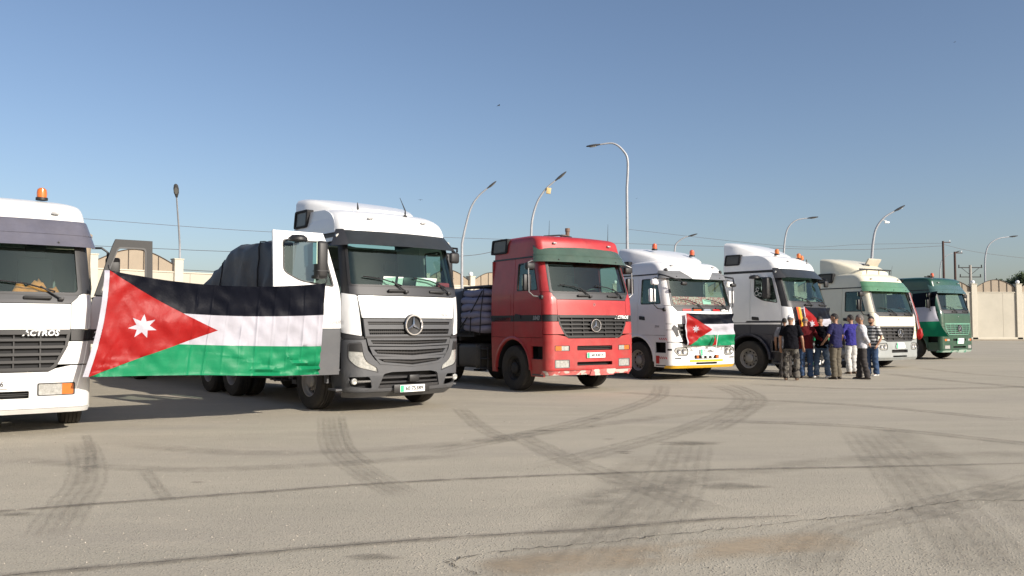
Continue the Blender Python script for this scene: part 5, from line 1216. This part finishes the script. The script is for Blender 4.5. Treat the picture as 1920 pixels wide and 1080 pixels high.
def load(T, prof, W, m, label, deck=1.33, seed=1, name='tarpaulin_load'):
    """tarpaulin over a load: prof = [(y, height, half width)] from front to rear; folds, ropes"""
    r = random.Random(seed); rings = []; n = 44
    ys = []
    for a, b in zip(prof, prof[1:]):
        k = max(1, int(abs(a[0]-b[0])/.15))
        for i in range(k): ys.append(tuple(a[j]+(b[j]-a[j])*i/k for j in range(3)))
    ys.append(prof[-1])
    for i, (y, h, w_) in enumerate(ys):
        rg = []
        for k in range(n+1):
            t = k/n*2-1; a = abs(t)
            x = math.copysign(w_*min(1, (a/.62)**.9), t) if a < .62 else math.copysign(w_, t); z = h-(.10*(a/.62)**3) if a < .62 else h-.1-(h-.1-deck+.12)*((a-.62)/.38)
            f = .10*noise.noise(Vector((t*3, y*1.6, seed)))+.07*noise.noise(Vector((t*9+y*2, y*4, seed+3)))+.03*noise.noise(Vector((t*22, y*9, seed+7)))
            rg.append(Vector((x+math.copysign(f, t)*(a > .5), y+f*.3, z+f*(1 if a < .7 else .3))))
        rings.append(rg)
    bm = bmesh.new(); loft(bm, rings, closed=False, caps=True); root = empty(name, (T[0][0], T[0][1], 0), math.pi+math.radians(T[1]), label, 'covered load')
    mk('tarpaulin', bm, m, root, smooth=50)
    for i in range(5, len(rings), 11):
        bm = bmesh.new(); tube(bm, [q+Vector((math.copysign(.012, q.x), 0, .012)) for q in rings[i]], .012, 5); mk('rope', bm, MATTE, root)
    return root
trailer(T1, -2.2, -14.5, 'flat trailer carrying the brown covered load behind the leftmost truck')
load(T1, [(-1.5, 2.6, 1.25), (-1.7, 3.16, 1.42), (-2.6, 3.22, 1.48), (-4, 2.95, 1.42), (-8, 2.8, 1.4), (-14.3, 2.7, 1.35)], 1.4, TARPB, 'brown tarpaulin over a tall load behind the leftmost truck', seed=3)
trailer(T2, -2.0, -14.5, 'flat trailer with the tall dark load behind the big white truck')
load(T2, [(-1.45, 2.4, 1.1), (-1.6, 3.05, 1.18), (-2.5, 3.22, 1.22), (-3.55, 3.18, 1.22), (-4.6, 2.72, 1.25), (-5.6, 2.4, 1.26), (-9, 2.35, 1.26), (-14.3, 2.2, 1.26)], 1.25, TARP, 'peaked dark grey tarpaulin over the load behind the big white truck', seed=5)
trailer(T3, -1.7, -14.0, 'flat trailer with netted sacks behind the red truck')
load(T3, [(-2.35, 2.15, 1.1), (-2.5, 2.36, 1.2), (-4.5, 2.42, 1.22), (-8, 2.3, 1.24), (-13.8, 2.2, 1.24)], 1.2, TARP, 'low dark tarpaulin over the load behind the red truck', seed=8)
root = empty('sack_stack', (T3[0][0], T3[0][1], 0), math.pi+math.radians(T3[1]), 'stack of bulging grey sacks under ropes right behind the red cab', 'sacks')
def superblob(bm, c, s, e=.55, r=None):
    n, m_ = 14, 9; rings = []
    sg = lambda v: math.copysign(abs(v)**e, v)
    for j in range(m_+1):
        v = -math.pi/2+math.pi*(j*.98+.01*m_)/m_; rings.append([Vector((c[0]+s[0]*sg(math.cos(v))*sg(math.cos(2*math.pi*k/n)), c[1]+s[1]*sg(math.cos(v))*sg(math.sin(2*math.pi*k/n)), c[2]+s[2]*sg(math.sin(v)))) for k in range(n)])
    loft(bm, rings)
for k in range(6):
    for x in (-.92, -.31, .31, .92):
        for yy in (-1.72,):
            bm = bmesh.new(); bul = .12*math.sin(math.pi*(k+.5)/6); superblob(bm, (x*(1+bul), yy+R.uniform(-.03, .03), 1.40+.17*k+R.uniform(-.015, .015)), (.34+R.uniform(0, .03), .62, .115), e=.7)
            for v in bm.verts: v.co += Vector((.02*math.sin(v.co.y*9+k*2), 0, .018*math.sin(v.co.y*6+k*1.7+x)))
            mk('sack', bm, SACK, root, smooth=70)
bm = bmesh.new()
for yy in (-1.25, -1.7, -2.2): tube(bm, [(-1.34, yy, 1.25), (-1.33, yy, 1.8), (-1.22, yy, 2.38), (0, yy, 2.44), (1.22, yy, 2.38), (1.36, yy+.08, 1.8), (1.34, yy, 1.25)], .014, 5)
tube(bm, [(1.33, -1.15, 2.3), (1.37, -1.6, 1.8), (1.35, -2.3, 1.3)], .014, 5); mk('rope', bm, MATTE, root)
bm = bmesh.new(); box(bm, (0, -1.75, 2.42), (2.3, 1.2, .05), .02); mk('sack_cover', bm, TARP, root)
for T, l in ((T4, 'the white truck with the flag on its grille'), (T5, 'the navy and white truck'), (T6, 'the cream truck'), (T7, 'the dark green truck')):
    trailer(T, -2.1, -14.0, 'flat trailer hitched behind '+l)
    load(T, [(-2.3, 1.9, 1.1), (-2.5, 2.25, 1.2), (-8, 2.3, 1.24), (-13.8, 2.1, 1.24)], 1.2, TARP, 'low grey tarpaulin over the load behind '+l, seed=hash(l) % 50 if False else len(l))

# ------------------------------------------------------------------ flags
def star7(cx, cy, ro, ri, asp=1.0, rot=math.pi/2):
    return [(cx+(ro if k % 2 == 0 else ri)*math.cos(rot+math.pi*k/7)/asp, cy+(ro if k % 2 == 0 else ri)*math.sin(rot+math.pi*k/7)) for k in range(14)]
def flag(P, label, asp=2.0, creases=(), name='flag', hoist=True, parent=None, group=None, res=26, th=.003):
    """black, white and green bands with a red triangle and a seven-pointed star, u = 0 at the hoist, v = 0 at the bottom edge"""
    us = sorted(set([i/res for i in range(res+1)]+[q+d for q in creases for d in (-.005, 0, .005)])); vs = [i/28 for i in range(29)]
    ax = .50
    st = star7(.165, .5, .125, .058, asp)
    bm = bmesh.new(); M_ = lambda u, v, off=0: P(u, v, off)
    zones = [([(ax/3*2*1.0*(1-1/3*1)*0+0, 1), (ax*2/3, 2/3), (1, 2/3), (1, 1)], (), 1), ([(ax*2/3, 2/3), (ax, .5), (ax*2/3, 1/3), (1, 1/3), (1, 2/3)], (), 2), ([(0, 0), (1, 0), (1, 1/3), (ax*2/3, 1/3)], (), 3), ([(0, 0), (ax, .5), (0, 1)], [st], 0), (st, (), 2)]
    for o_, h_, mi in zones: panel_bm(bm, o_, M_, us, vs, th, holes=h_, mi=mi)
    if hoist: panel_bm(bm, [(-.022, 0), (-.001, 0), (-.001, 1), (-.022, 1)], M_, (), vs, th, mi=2)
    o = mk(name, bm, [F_R, F_K, F_W, F_G], parent, smooth=65)
    return tag(o, label, 'flag', group)
TLc, TRc, BLc, BRc = at(206, 507, 11.25), at(611, 531, 12.75), at(166, 707, 11.1), at(599, 708, 12.95)
cr = [.385+.074*k for k in range(9)]
def PB(u, v, off=0):
    top = TLc.lerp(TRc, u)+Vector((0, 0, -.125*math.sin(math.pi*u)**.9 if 0 < u < 1 else 0)); bot = BLc.lerp(BRc, u)
    bot = bot+Vector((0, 0, .03*math.sin(math.pi*max(0, min(1, u)))))
    p = bot.lerp(top, v); n = Vector((.55, -.83, 0))
    uu = max(0, min(1, u))
    p = p+n*(-.07*math.sin(math.pi*uu)*math.sin(math.pi*(.15+.7*v))+.018*math.sin(uu*23+v*2)*(1-v)+.022*math.sin(uu*13-v*5)*math.sin(math.pi*uu))+n*.045*noise.noise(Vector((uu*7, v*3, 1)))+n*.024*noise.noise(Vector((uu*18+v*5, v*6, 5)))+n*.010*noise.noise(Vector((uu*60, v*12, 9)))
    # straining folds run along the lower edge and gather in the lower right corner
    g = max(0, 1-v/.34); p = p+n*(.020*g*math.sin(v*88+uu*1.5))
    g2 = max(0, (uu-.62)/.38)*max(0, 1-v/.40); p = p+n*(.045*g2*math.sin(v*60-uu*22+2*noise.noise(Vector((uu*9, v*4, 3)))))+Vector((0, 0, .05*g2*g2))
    g3 = max(0, 1-(uu/.30))*max(0, 1-(1-v)/.3); p = p+n*.02*g3*math.sin(uu*60+(1-v)*30)
    for c_ in cr:
        if abs(u-c_) < .004: p = p+n*.009*(.4+.6*math.sin(math.pi*min(1, max(0, v*1.1))))
    p.x += -.06*math.sin(math.pi*v)*(1-uu)**3*-1
    return p+n*off
flag(PB, 'large flag with a red triangle and white star stretched between the two leftmost trucks', creases=cr, res=90)
bm = bmesh.new()
tube(bm, [PB(0, 1), PB(0, 1)+Vector((-.03, .02, .05)), at(203, 497, 11.3)], .008, 5); tube(bm, [PB(1, 1), PB(1, 1)+Vector((.01, .02, .06)), at(612, 520, 12.85)], .008, 5)
tag(mk('tie_cord', bm, BLACK), 'thin cords tying the large flag to the mirror arms', 'cord')
# flag over the grille of the fourth truck (in that truck's own frame)
def onfront(c, x0, x1, z0, z1, T, amp=.02, off0=.10, sag=.0):
    Mw = Matrix.Translation((T[0][0], T[0][1], 0)) @ Matrix.Rotation(math.pi+math.radians(T[1]), 4, 'Z')
    def f(u, v, off=0):
        x = x0+(x1-x0)*u; z = z0+(z1-z0)*v-sag*math.sin(math.pi*max(0, min(1, u)))*(1 if v > .5 else .6)
        w_ = amp*(math.sin(u*11+v*9)+.8*math.sin(v*19-u*5)+.6*math.sin(u*31+v*14))*(1-.5*v)
        return Mw @ c.front(x, z, off0+w_+off)
    return f
flag(onfront(c4, .76, -1.02, 1.19, 1.98, T4, amp=.028, sag=.02), 'small crumpled flag spread over the grille of the white truck with two beacons', res=30, asp=2.2)
# little hand flag hanging below it
Mw = Matrix.Translation((T4[0][0], T4[0][1], 0)) @ Matrix.Rotation(math.pi+math.radians(T4[1]), 4, 'Z')
root = empty('pennant', Mw @ Vector((-.12, 1.62, .85)), math.pi+math.radians(T4[1]), 'tiny red pennant on a short stick in front of the licence plate', 'pennant')
bm = bmesh.new(); tube(bm, [(0, 0, -.06), (-.09, .03, .46)], .009, 6); mk('stick', bm, WHT, root)
bm = bmesh.new(); panel_bm(bm, [(.0, 0), (.14, -.02), (.02, .26)], lambda u, v, off=0: Vector((u-.07*v-.0, .03+off+.02*math.sin(v*20), v+.10)), [.03, .06, .09], [.05, .1, .15, .2], .004); mk('pennant_cloth', bm, F_R, root)
# flag on the fifth truck's front and the striped one on its corner
flag(onfront(c5, .60, -1.06, 1.05, 2.0, T5, amp=.02, sag=.03, off0=.09), 'flag across the white front of the truck behind the men', res=26, asp=1.8)
bm = bmesh.new(); f5 = onfront(c5, 0, 1, 0, 1, T5, amp=.012, off0=.06)
for k in range(3):
    a, b = .98-.085*k, .98-.085*(k+1); panel_bm(bm, [(a, 1.99), (b, 1.99), (b-.10, 1.20), (a-.10, 1.20)], f5, lu(c5), frange(1.2, 2, .1), .004, mi=k)
tag(mk('striped_flag', bm, [F_K, F_O, F_Y], smooth=60), 'narrow black, red and gold flag hanging on the corner of the truck behind the men', 'flag')
# flag along the door side of the green truck
Mw7 = Matrix.Translation((T7[0][0], T7[0][1], 0)) @ Matrix.Rotation(math.pi+math.radians(T7[1]), 4, 'Z')
def P7(u, v, off=0):
    y = -2.35+3.65*u; z = 1.0+1.92*v; e = max(0, (u-.80)/.20)
    y += .55*e*(1-v)**2-.25*e*math.sin(math.pi*v); z += -.10*math.sin(math.pi*u)*v
    return Mw7 @ Vector((1.42+.10*math.sin(u*9+v*3)+.04*math.sin(u*26-v*6)*(.3+e)+.12*(1-v)+off, y, z))
flag(P7, 'flag hanging along the side of the dark green truck, its black band uppermost', res=30)
# red and white scarf down the left pillar of the cream truck
Mw6 = Matrix.Translation((T6[0][0], T6[0][1], 0)) @ Matrix.Rotation(math.pi+math.radians(T6[1]), 4, 'Z')
root = empty('scarf', (T6[0][0], T6[0][1], 0), math.pi+math.radians(T6[1]), 'red and white scarf hanging down the windscreen pillar of the cream truck', 'scarf')
pts = [c6.front(-1.13, 2.86, .10), c6.front(-1.17, 2.5, .09), c6.front(-1.22, 2.1, .09), c6.front(-1.24, 1.85, .10), c6.front(-1.22, 1.6, .12)]
bm = bmesh.new(); tube(bm, spline(pts, 6), [.022+.0015*k for k in range(25)], 8); mk('red_band', bm, F_R, root)
bm = bmesh.new(); tube(bm, [p+Vector((.045, .01, 0)) for p in spline(pts, 6)], .018, 6); mk('white_band', bm, F_W, root)
bm = bmesh.new(); p = c6.front(-1.22, 1.5, .13); tube(bm, [p+Vector((0, 0, z)) for z in (.18, .1, 0, -.10, -.2, -.26)], [.03, .07, .10, .11, .085, .03], 10)
for v in bm.verts: v.co += Vector((.02*math.sin(v.co.z*40), .02*math.sin(v.co.z*31+v.co.x*20), 0))
mk('red_bunch', bm, F_R, root)

# ------------------------------------------------------------------ people
SKIN = mat('skin', (.34, .185, .115), .55, var=.08, bump=.05); HAIRK = mat('black hair', (.015, .012, .011), .7, bump=.5, bscale=80); HAIRG = mat('greying hair', (.14, .125, .115), .8, bump=.5, bscale=80)
EYE = mat('dark eye', (.015, .012, .01), .3)
def cloth2(n, c, **k): return mat(n, c, .95, spec=.12, var=.15, scale=5, bump=.2, bscale=7, **k)
def remeshed(name, bm, m, parent, vox, smooth_it=4):
    o = mk(name, bm, m, parent, smooth=0)
    md = o.modifiers.new('r', 'REMESH'); md.mode = 'VOXEL'; md.voxel_size = vox; md.use_smooth_shade = True
    ms = o.modifiers.new('s', 'SMOOTH'); ms.iterations = smooth_it; ms.factor = .5
    bpy.context.view_layer.update(); dg = bpy.context.evaluated_depsgraph_get()
    me = bpy.data.meshes.new_from_object(o.evaluated_get(dg)); old = o.data; o.modifiers.clear(); o.data = me; bpy.data.meshes.remove(old)
    if not me.materials: me.materials.append(m)
    me.polygons.foreach_set('use_smooth', [True]*len(me.polygons)); return o
def person(px, py, face, label, shirt, trou, shoe, hair=HAIRK, sleeve='short', cap=None, arms=None, H=1.75, belly=0, headturn=0, headtilt=0, lean=0, stance=.10, step=(0, 0), bald=False, beard=False, belt=None):
    g = ground(px, py); rz = math.atan2(-face[0], face[1])
    root = empty('person', (g.x, g.y, 0), rz, label, 'person', 'men standing in front of the trucks'); k = H/1.75; root.scale = (k, k, k)
    def ln(p): return Vector((p[0], p[1]+lean*max(0, p[2]-.95)**1.3, p[2]))
    arms = arms or {}
    A = {}
    for s in (1, -1):
        e, w_ = arms.get(s, ((s*.265, -.03, 1.12), (s*.27, .07, .87))); A[s] = (ln((s*.185, 0, 1.42)), ln(e), ln(w_))
    L = {s: (Vector((s*.085, 0, .92)), Vector((s*(stance+.005), .02+step[0 if s > 0 else 1]*.5, .49)), Vector((s*stance, -.02+step[0 if s > 0 else 1], .09))) for s in (1, -1)}
    tors = [(.84, .10, .15), (.95, .115+belly*.5, .168), (1.06, .112+belly, .155+belly*.4), (1.20, .118+belly*.6, .168), (1.33, .115, .19), (1.42, .095, .175), (1.47, .065, .10)]
    def torso(bm, d): tube(bm, [ln((0, belly*.4 if 1 < z < 1.25 else 0, z)) for z, a, b in tors], [(a+d, b+d) for z, a, b in tors], 20)
    hc = ln((0, .02, 1.635))
    # body: one surface
    bm = bmesh.new(); torso(bm, 0)
    tube(bm, [ln((0, -.005, 1.42)), ln((0, .0, 1.50)), hc-Vector((0, .015, .05))], [.062, .056, .056], 12)
    Mh = Matrix.Translation(hc) @ Matrix.Rotation(headturn, 4, 'Z') @ Matrix.Rotation(-headtilt, 4, 'X')
    bmesh.ops.create_uvsphere(bm, u_segments=20, v_segments=14, radius=1, matrix=Mh @ Matrix.Diagonal((.077, .098, .112, 1)))
    bmesh.ops.create_uvsphere(bm, u_segments=14, v_segments=10, radius=1, matrix=Mh @ Matrix.Translation((0, .032, -.062)) @ Matrix.Diagonal((.055, .062, .055, 1)))
    bmesh.ops.create_uvsphere(bm, u_segments=8, v_segments=6, radius=1, matrix=Mh @ Matrix.Translation((0, .10, -.018)) @ Matrix.Diagonal((.015, .022, .026, 1)))
    for s in (1, -1): bmesh.ops.create_uvsphere(bm, u_segments=8, v_segments=6, radius=1, matrix=Mh @ Matrix.Translation((s*.08, -.005, -.01)) @ Matrix.Diagonal((.012, .022, .034, 1)))
    for s in (1, -1):
        a, e, w_ = A[s]; tube(bm, [a-Vector((s*.06, 0, .02)), a, a.lerp(e, .5), e, e.lerp(w_, .35), w_], [.05, .053, .046, .038, .040, .026], 12)
        d = (w_-e).normalized(); sd_ = Vector((s, 0, 0)) if abs(d.x) < .8 else Vector((0, 1, 0)); nrm = d.cross(sd_).normalized(); sd_ = nrm.cross(d)
        pc = w_+d*.05; tube(bm, [w_, pc, w_+d*.095], [(.018, .026), (.017, .040), (.015, .038)], 10)
        for j in range(4):
            b0 = w_+d*.09+nrm.cross(d).normalized()*(j-1.5)*.019; ln_ = (.062, .075, .07, .055)[j]; cu = nrm*(-.3 if s > 0 else .3)
            tube(bm, [b0, b0+(d+cu*.3)*ln_*.5, b0+(d+cu)*ln_], [.0095, .009, .007], 6)
        th = w_+d*.035+Vector((0, 1, 0))*.02; tube(bm, [th, th+(d+Vector((0, .8, 0))).normalized()*.035, th+(d+Vector((0, .5, 0))).normalized()*.065], [.012, .011, .008], 6)
        h, kn, an = L[s]; tube(bm, [h, h.lerp(kn, .5), kn, kn.lerp(an, .35)+Vector((0, -.015, 0)), an], [.082, .07, .055, .055, .038], 12)
        tube(bm, [an+Vector((0, -.05, -.04)), an+Vector((0, .05, -.05)), an+Vector((s*.01, .15, -.065))], [.035, .035, .022], 8)
    remeshed('body', bm, SKIN, root, .0085, 2)
    # shirt
    bm = bmesh.new(); zs = [(z, a, b) for z, a, b in tors]
    tt = [(.84, .142+belly*.4, .200), (.90, .142+belly*.5, .198)]+[(z, a+.024, b+.024) for z, a, b in tors[1:5]]+[(1.42, .11, .185), (1.475, .078, .11)]
    tube(bm, [ln((0, belly*.4 if 1 < z < 1.25 else 0, z)) for z, a, b in tt], [(a, b) for z, a, b in tt], 22)
    for s in (1, -1):
        a, e, w_ = A[s]
        if sleeve == 'short': tube(bm, [a-Vector((s*.07, 0, .03)), a, a.lerp(e, .45), a.lerp(e, .82)], [.065, .070, .066, .066], 12)
        else: tube(bm, [a-Vector((s*.07, 0, .03)), a, a.lerp(e, .5), e, e.lerp(w_, .5), w_-(w_-e).normalized()*.02], [.065, .070, .062, .055, .05, .042], 12)
    o = remeshed('shirt', bm, shirt, root, .012, 2)
    me = o.data; NN = [v.normal.copy() for v in me.vertices]
    for v, nn in zip(me.vertices, NN):
        q = v.co; f = .016*noise.noise(Vector((q.x*9, q.y*9, q.z*6+px)))+.012*noise.noise(Vector((q.x*16, q.y*16, q.z*22+px))); v.co = q+nn*f
    # trousers
    bm = bmesh.new(); tube(bm, [(0, 0, z) for z in (.97, .92, .86, .80)], [(.112+belly*.3, .158), (.122+belly*.2, .172), (.118, .170), (.09, .12)], 20)
    for s in (1, -1):
        h, kn, an = L[s]; tube(bm, [h+Vector((0, 0, .02)), h.lerp(kn, .5), kn, kn.lerp(an, .6), an+Vector((0, .005, -.025))], [.098, .088, .078, .074, .078], 14)
    o = remeshed('trousers', bm, trou, root, .012, 2)
    NN = [v.normal.copy() for v in o.data.vertices]
    for v, nn in zip(o.data.vertices, NN):
        q = v.co; f = .006+(.024 if q.z < .6 else .012)*noise.noise(Vector((q.x*8, q.y*8, q.z*15+px))); v.co = q+nn*f
    if belt:
        bm = bmesh.new(); tube(bm, [(0, 0, .935), (0, 0, .965)], [(.15, .198)]*2, 22); mk('belt', bm, belt, root)
    for s in (1, -1):
        an = L[s][2]; bm = bmesh.new()
        rings = []
        for (yy, w_, hh) in ((-.075, .028, .05), (-.06, .036, .075), (0, .038, .085), (.06, .040, .06), (.12, .044, .045), (.165, .038, .035), (.185, .018, .02)):
            rings.append([Vector((an.x+math.cos(t)*w_+s*.008*(yy > .05), an.y+yy, .004+hh*.5+math.sin(t)*hh*.5)) for t in [2*math.pi*q/12 for q in range(12)]])
        loft(bm, rings); mk('shoe', bm, shoe, root, smooth=60)
    if cap or not bald:
        bm = bmesh.new(); bmesh.ops.create_uvsphere(bm, u_segments=24, v_segments=18, radius=1)
        kill = [v for v in bm.verts if (v.co.z < -.35) or (v.co.y > .25 and v.co.z < .50) or (v.co.y > -.1 and v.co.z < .1)] if not cap else [v for v in bm.verts if v.co.z < (.22 if v.co.y > 0 else .02)]
        bmesh.ops.delete(bm, geom=kill, context='VERTS'); sc = (.084, .106, .120) if not cap else (.090, .112, .124)
        bmesh.ops.transform(bm, matrix=Mh @ Matrix.Diagonal(sc+(1,)), verts=bm.verts); mk('cap' if cap else 'hair', bm, cap or hair, root, smooth=80)
    if cap or bald:                                      # short hair round the back of the head
        bm = bmesh.new(); bmesh.ops.create_uvsphere(bm, u_segments=24, v_segments=18, radius=1)
        bmesh.ops.delete(bm, geom=[v for v in bm.verts if v.co.z < -.38 or v.co.z > (.18 if bald else .3) or v.co.y > .05], context='VERTS')
        bmesh.ops.transform(bm, matrix=Mh @ Matrix.Diagonal((.082, .103, .117, 1)), verts=bm.verts); mk('hair', bm, hair, root, smooth=80)
    if beard:
        bm = bmesh.new(); bmesh.ops.create_uvsphere(bm, u_segments=16, v_segments=12, radius=1)
        bmesh.ops.delete(bm, geom=[v for v in bm.verts if v.co.y < .0 or v.co.z > .1], context='VERTS'); bmesh.ops.transform(bm, matrix=Mh @ Matrix.Translation((0, .030, -.055)) @ Matrix.Diagonal((.062, .068, .064, 1)), verts=bm.verts); mk('beard', bm, hair, root, smooth=80)
    for s in (1, -1):
        bm = bmesh.new(); bmesh.ops.create_uvsphere(bm, u_segments=8, v_segments=6, radius=.011, matrix=Mh @ Matrix.Translation((s*.031, .085, .008))); mk('eye', bm, EYE, root)
        bm = bmesh.new(); box(bm, Mh @ Vector((s*.031, .09, .030)), (.034, .012, .008), .003); mk('eyebrow', bm, hair, root)
    bm = bmesh.new(); box(bm, Mh @ Vector((0, .093, -.052)), (.042, .01, .009), .003); mk('mouth', bm, mat('lips', (.25, .10, .08), .5), root)
    return root
CAMO = cloth2('camouflage cloth', (.13, .12, .105), two=(.035, .032, .03), tscale=9)
JEAN = cloth2('blue denim', (.045, .075, .14)); JEANL = cloth2('pale blue denim', (.11, .16, .24), two=(.2, .26, .34), tscale=3); KHAKI = cloth2('khaki trousers cloth', (.12, .105, .08)); DTROU = cloth2('dark grey trousers cloth', (.055, .05, .048)); WTROU = cloth2('off white trousers cloth', (.55, .54, .52))
KTEE = cloth2('black T-shirt cloth', (.007, .007, .010)); MAR = cloth2('maroon shirt cloth', (.085, .010, .012)); NVY = cloth2('navy polo cloth', (.022, .022, .07)); PUR = cloth2('blue violet shirt cloth', (.040, .036, .20)); LSH = cloth2('pale grey shirt cloth', (.50, .50, .53))
STR = mat('striped T-shirt cloth', (.5, .5, .5), .9, var=.1); 
_n = STR.node_tree.nodes; _l = STR.node_tree.links; _w = _n.new('ShaderNodeTexWave'); _w.bands_direction = 'Z'; _w.inputs['Scale'].default_value = 3.4; _w.inputs['Distortion'].default_value = .4
_t = [x for x in _n if x.type == 'TEX_COORD'][0]; _l.new(_t.outputs['Object'], _w.inputs['Vector']); _c = _n.new('ShaderNodeValToRGB'); _c.color_ramp.interpolation = 'CONSTANT'; _c.color_ramp.elements[0].color = (.06, .06, .06, 1); _c.color_ramp.elements[1].position = .5; _c.color_ramp.elements[1].color = (.42, .42, .42, 1)
_l.new(_w.outputs['Color'], _c.inputs[0]); _l.new(_c.outputs[0], _n['Principled BSDF'].inputs['Base Color'])
SHOE = mat('dark leather shoe', (.03, .022, .018), .5); SHOEW = mat('white trainer', (.6, .6, .58), .6); SHOEB = mat('brown sandal leather', (.13, .08, .05), .6)
CAPW = mat('white skull cap', (.85, .84, .82), .9, bump=.4)
person(1473, 708, (.5, .85), 'man in a grey shirt hidden behind the man in camouflage trousers', cloth2('dull grey shirt cloth', (.2, .2, .22)), DTROU, SHOE, H=1.70)
person(1484, 713, (.45, .9), 'man in black T-shirt, camouflage trousers and white skull cap, seen from behind', KTEE, CAMO, SHOEB, hair=HAIRG, cap=CAPW, H=1.76, belly=.015, stance=.13, step=(.04, -.05), headturn=-.3, headtilt=.25,
       arms={1: ((.285, -.02, 1.13), (.30, .10, .88)), -1: ((-.27, -.04, 1.13), (-.27, .04, .87))})
person(1512, 709, (.15, 1), 'bald man in a maroon long-sleeved shirt and jeans, seen from behind', MAR, JEAN, SHOE, hair=HAIRG, bald=True, sleeve='long', H=1.72, belly=.05, stance=.11, headtilt=.3, lean=.1,
       arms={1: ((.33, .10, 1.16), (.52, .22, 1.06)), -1: ((-.30, .02, 1.15), (-.25, .20, 1.0))})
person(1542, 708, (-.72, -.62), 'man in black T-shirt with white badge and pale jeans looking down', KTEE, JEANL, SHOEW, H=1.73, headtilt=.5, lean=.12, step=(.08, -.08), stance=.13,
       arms={1: ((.25, .06, 1.15), (.16, .28, 1.12)), -1: ((-.27, -.02, 1.14), (-.28, .06, .90))})
person(1568, 711, (-.55, .83), 'man in navy polo shirt and khaki trousers turned to the left', NVY, KHAKI, SHOE, H=1.80, headturn=.35, headtilt=.15, stance=.09,
       arms={1: ((.26, -.03, 1.14), (.26, .08, .9)), -1: ((-.27, .03, 1.15), (-.20, .22, .98))})
person(1597, 701, (-.3, .95), 'man in blue violet shirt and off white trousers with hands on hips', PUR, WTROU, SHOEB, H=1.80, sleeve='long', headturn=.3, stance=.10,
       arms={1: ((.36, -.06, 1.18), (.19, .04, 1.02)), -1: ((-.36, -.06, 1.18), (-.19, .04, 1.02))})
person(1618, 711, (-.92, .38), 'man in pale grey long-sleeved shirt and dark trousers facing left', LSH, DTROU, SHOE, H=1.77, sleeve='long', hair=HAIRG, lean=.06, headtilt=.15, step=(.10, -.10), stance=.09,
       arms={1: ((.24, -.10, 1.14), (.10, -.17, .98)), -1: ((-.24, -.08, 1.14), (-.12, -.16, .98))})
person(1636, 705, (-.85, -.5), 'man in black and white striped T-shirt and jeans at the right of the group', STR, JEAN, SHOEW, H=1.74, beard=True, headtilt=.2, step=(.07, -.05), stance=.09,
       arms={1: ((.27, .02, 1.14), (.20, .20, 1.0)), -1: ((-.28, -.05, 1.13), (-.24, .08, .92))})
